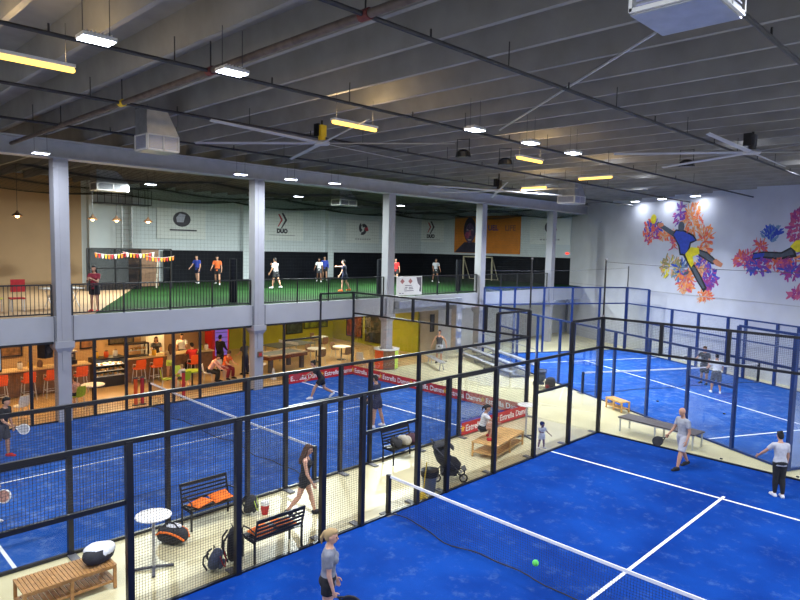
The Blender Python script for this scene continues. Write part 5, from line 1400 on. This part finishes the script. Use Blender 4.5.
MB().box((0, 0, 0), (.34, .34, .6)).build('cabinet', M_black, t); MB().box((0, 0, .34), (.1, .1, .1)).build('bracket', M_dgrey, t); MB().lathe([(.12, 0), (.13, .02)], (0, 0, 0), 14).build('cone', M_dgrey, t).rotation_euler = (0, PI/2, 0)
o = list(t.children)[-1]; o.location = (.17, 0, 0)
t = thing('alarm_box', 'small dark red box on the face of the second column', 'box', (-12.79, 4.66, 1.55), PI/2)
MB().box((0, 0, 0), (.22, .05, .24)).build('casing', M_brown, t); MB().box((0, -.03, 0), (.12, .02, .12)).build('button', M_redf, t)
# exit style red sign on the back gallery wall
t = thing('exit_sign', 'small red lit sign low on the gallery wall right of the fifth column', 'sign', (-14.75, 32.9, 6.05), 0)
MB().box((0, 0, 0), (.5, .05, .26)).build('casing', M_wplastic, t); b = MB(); b.box((0, -.03, 0), (.34, .012, .09)); b.box((-.02, -.03, 0), (.09, .012, .2)); b.build('red_symbol', em('sign_red', (1, .05, .03), 2.5, False), t)

# ------------------------------------------------------------------ painted wall
def mural(label, loc): return thing('wall_mural', label, 'mural', tuple(lw(0, MURAL_W, 0)), RC, None)
def paint(parent, name, poly, mat, k=0):
    y = -.008-k*.004
    return MB().prism(poly, lambda u, v: (u, y, v), lambda u, v: (u, y+.006, v)).build(name, mat, parent)
def pc(n, c): return pm('paint_'+n, c, .6, 0, .18, 5)
PC = dict(purple=pc('purple', (.16, .05, .36)), orange=pc('orange', (.80, .24, .06)), coral=pc('coral', (.72, .12, .06)), blue=pc('blue', (.03, .07, .45)), pink=pc('pink', (.55, .09, .20)), tan=pc('tan', (.70, .38, .20)),
          olive=pc('olive', (.30, .26, .10)), teal=pc('teal', (.14, .25, .38)), magenta=pc('magenta', (.36, .04, .22)), black=pc('black', (.012, .012, .016)), slate=pc('slate', (.07, .085, .11)), yellow=pc('yellow', (.75, .62, .01)), shoe=pc('shoe', (.55, .20, .10)))
def splash(parent, c, rx, rz_, cols, n, seed, ang=None, ln=(.14, .50), wd=(.03, .10), k=0):
    """brush dabs fanning out of a centre, one mesh per colour"""
    rnd = random.Random(seed); bs = {q: MB() for q in cols}
    for i in range(int(n*1.3)):
        a = rnd.uniform(0, 2*PI) if ang is None else ang+rnd.gauss(0, .5)
        r = rnd.random()**.6
        cx, cz = c[0]+rx*r*math.cos(a), c[1]+rz_*r*math.sin(a)
        L = rnd.uniform(*ln)*(.6+.6*r); w = rnd.uniform(*wd); d = a+rnd.gauss(0, .5)
        pts = [(cx+L*.5*math.cos(t)*math.cos(d)-w*math.sin(t)*math.sin(d)*(.85+.15*math.sin(2*t+i)), cz+L*.5*math.cos(t)*math.sin(d)+w*math.sin(t)*math.cos(d)*(.85+.15*math.sin(2*t+i))) for t in [2*PI*j/9 for j in range(9)]]
        q = cols[min(len(cols)-1, int(rnd.random()**1.3*len(cols)))]
        y = -.004-.0004*(i % 12)
        bs[q].add([(u, y, v) for u, v in pts], [tuple(range(9))])
    for q in cols:
        if bs[q].v: bs[q].build('paint_splash', PC[q], parent)
m = mural('painted handball style athlete leaping among colour splashes', 0)
for args in (((-16.6, 8.50), .45, .75, ('purple', 'magenta'), 40, 1), ((-15.6, 8.15), .75, .95, ('orange', 'coral', 'tan'), 90, 2), ((-14.6, 6.95), .60, .95, ('coral', 'orange', 'tan'), 70, 3),
             ((-18.9, 7.75), .75, .55, ('blue', 'purple', 'coral'), 60, 4), ((-18.9, 7.35), .8, .45, ('coral', 'magenta', 'tan'), 45, 5), ((-17.65, 7.3), .75, .30, ('tan', 'orange', 'coral'), 35, 6), ((-17.0, 6.85), .3, .45, ('pink', 'coral'), 18, 7),
             ((-17.15, 5.45), .85, .65, ('olive', 'yellow', 'tan'), 65, 8), ((-16.3, 5.25), .65, .65, ('teal', 'blue', 'slate'), 55, 9), ((-15.8, 4.75), .75, .65, ('coral', 'orange', 'pink'), 80, 10), ((-15.85, 4.3), .55, .4, ('orange', 'tan'), 40, 11),
             ((-14.5, 5.8), .6, .45, ('blue', 'purple'), 50, 12), ((-14.85, 5.4), .5, .45, ('orange', 'tan'), 45, 13), ((-14.15, 4.95), .6, .65, ('purple', 'magenta', 'blue'), 60, 14), ((-14.1, 4.6), .45, .4, ('magenta', 'purple'), 35, 15), ((-14.4, 3.95), .55, .4, ('orange', 'tan', 'coral'), 45, 16)):
    splash(m, *args)
def ell(c, rx, rz_, n=22): return [(c[0]+rx*math.cos(2*PI*i/n), c[1]+rz_*math.sin(2*PI*i/n)) for i in range(n)]
paint(m, 'rear_arm', [(-18.55, 7.98), (-18.42, 8.16), (-17.7, 7.86), (-16.95, 7.52), (-17.0, 7.20), (-17.5, 7.45)], PC['slate'], 0)
paint(m, 'hand', ell((-18.15, 7.96), .26, .13), PC['shoe'], 1)
paint(m, 'racket', ell((-18.80, 8.33), .25, .30), PC['yellow'], 1)
paint(m, 'torso_outline', [(-17.15, 7.36), (-16.86, 7.66), (-16.2, 7.60), (-15.45, 7.32), (-15.16, 7.0), (-15.62, 6.82), (-15.68, 6.5), (-15.9, 6.1), (-16.45, 6.14), (-16.62, 6.7)], PC['black'], 0)
paint(m, 'shirt', [(-17.02, 7.34), (-16.82, 7.58), (-16.23, 7.52), (-15.54, 7.24), (-15.30, 7.02), (-15.70, 6.92), (-15.79, 6.56), (-15.98, 6.19), (-16.35, 6.24), (-16.50, 6.73)], PC['blue'], 1)
paint(m, 'head', ell((-16.44, 7.80), .25, .30), PC['slate'], 1)
paint(m, 'leg_outline', [(-15.05, 6.52), (-14.38, 6.36), (-13.70, 5.93), (-13.90, 5.66), (-14.52, 5.94), (-15.0, 6.14)], PC['black'], 1)
paint(m, 'raised_leg', [(-14.99, 6.42), (-14.4, 6.27), (-13.82, 5.89), (-13.93, 5.76), (-14.51, 6.03), (-14.93, 6.22)], PC['slate'], 2)
paint(m, 'shoe', [(-13.95, 5.85), (-13.72, 6.0), (-13.23, 5.74), (-13.34, 5.54), (-13.70, 5.62)], PC['shoe'], 3)
paint(m, 'leg_outline', [(-16.3, 6.3), (-15.9, 6.3), (-15.2, 5.58), (-14.75, 5.05), (-14.24, 4.34), (-14.46, 4.10), (-15.02, 4.69), (-15.6, 5.42)], PC['black'], 1)
paint(m, 'standing_leg', [(-15.46, 5.46), (-15.28, 5.52), (-14.85, 5.02), (-14.40, 4.36), (-14.5, 4.30), (-14.94, 4.76)], PC['slate'], 2)
paint(m, 'shorts', [(-16.0, 6.21), (-15.58, 6.62), (-15.0, 6.58), (-14.92, 6.25), (-15.42, 6.08), (-15.3, 5.66), (-15.47, 5.46), (-15.72, 5.75)], PC['yellow'], 3)
m = mural('painted athlete with outstretched leg cut by the right edge', 0)
for args in (((-10.3, 6.9), .75, .75, ('blue', 'teal'), 70, 21, PI/2), ((-11.0, 6.65), .4, .35, ('coral', 'pink'), 25, 22), ((-11.8, 6.0), .7, .42, ('pink', 'coral', 'magenta'), 60, 23), ((-11.05, 5.75), .75, .48, ('purple', 'magenta', 'blue'), 75, 24), ((-9.95, 5.9), .75, .45, ('pink', 'coral', 'magenta'), 70, 25),
             ((-9.15, 5.55), .65, .5, ('purple', 'blue', 'magenta'), 60, 26), ((-8.9, 7.7), .65, .85, ('pink', 'magenta'), 75, 27), ((-8.7, 4.4), .5, .35, ('pink', 'magenta'), 35, 28), ((-8.0, 6.2), .9, .9, ('orange', 'coral', 'purple'), 70, 29)):
    splash(m, *args)
paint(m, 'leg_outline', [(-11.42, 6.0), (-11.36, 6.36), (-10.70, 6.44), (-9.75, 6.42), (-9.1, 6.75), (-8.9, 6.2), (-9.8, 6.04), (-10.7, 6.10)], PC['black'], 0)
paint(m, 'raised_leg', [(-10.8, 6.22), (-10.73, 6.36), (-9.71, 6.34), (-9.21, 6.58), (-9.06, 6.32), (-9.86, 6.14), (-10.71, 6.19)], PC['slate'], 1)
paint(m, 'shoe', [(-11.36, 6.05), (-11.30, 6.31), (-10.68, 6.36), (-10.72, 6.19)], PC['blue'], 2)
paint(m, 'shorts', [(-9.29, 6.70), (-9.0, 6.98), (-8.4, 7.05), (-8.3, 6.5), (-8.9, 6.42)], PC['yellow'], 3)
paint(m, 'torso', [(-8.5, 6.5), (-8.5, 7.1), (-7.3, 7.5), (-7.2, 6.9)], PC['blue'], 1)
paint(m, 'standing_leg', [(-8.75, 6.45), (-8.3, 6.5), (-8.0, 4.6), (-8.25, 4.55)], PC['slate'], 1)

# ------------------------------------------------------------------ world, camera, view
w = bpy.data.worlds.new('hall_air'); SC.world = w; w.use_nodes = True
bg = w.node_tree.nodes['Background']; bg.inputs[0].default_value = (.70, .78, 1.0, 1); bg.inputs[1].default_value = .05
cam = bpy.data.cameras.new('camera'); co = bpy.data.objects.new('camera', cam); COL.objects.link(co)
f, pi_, ro, ya = 631.0047, .0836, .0228, -.7824
F = V((math.sin(ya)*math.cos(pi_), math.cos(ya)*math.cos(pi_), -math.sin(pi_)))
r0 = V((math.cos(ya), -math.sin(ya), 0)); u0 = r0.cross(F)
rr = math.cos(ro)*r0+math.sin(ro)*u0; uu = -math.sin(ro)*r0+math.cos(ro)*u0
Mx = Matrix((rr, uu, -F)).transposed().to_4x4(); Mx.translation = V((10.1358, -10.024, 6.2375))
co.matrix_world = Mx
cam.sensor_fit = 'HORIZONTAL'; cam.sensor_width = 36; cam.lens = f*36/800; cam.clip_end = 200; cam.clip_start = .05
SC.camera = co
SC.view_settings.view_transform = 'Standard'; SC.view_settings.look = 'None'; SC.view_settings.gamma = 1; SC.view_settings.use_curve_mapping = False
SC.view_settings.exposure = -0.32
cy = SC.cycles
cy.transparent_max_bounces = 32; cy.max_bounces = 6; cy.diffuse_bounces = 3; cy.glossy_bounces = 2; cy.use_denoising = True
cy.sample_clamp_indirect = 4; cy.caustics_reflective = False; cy.caustics_refractive = False
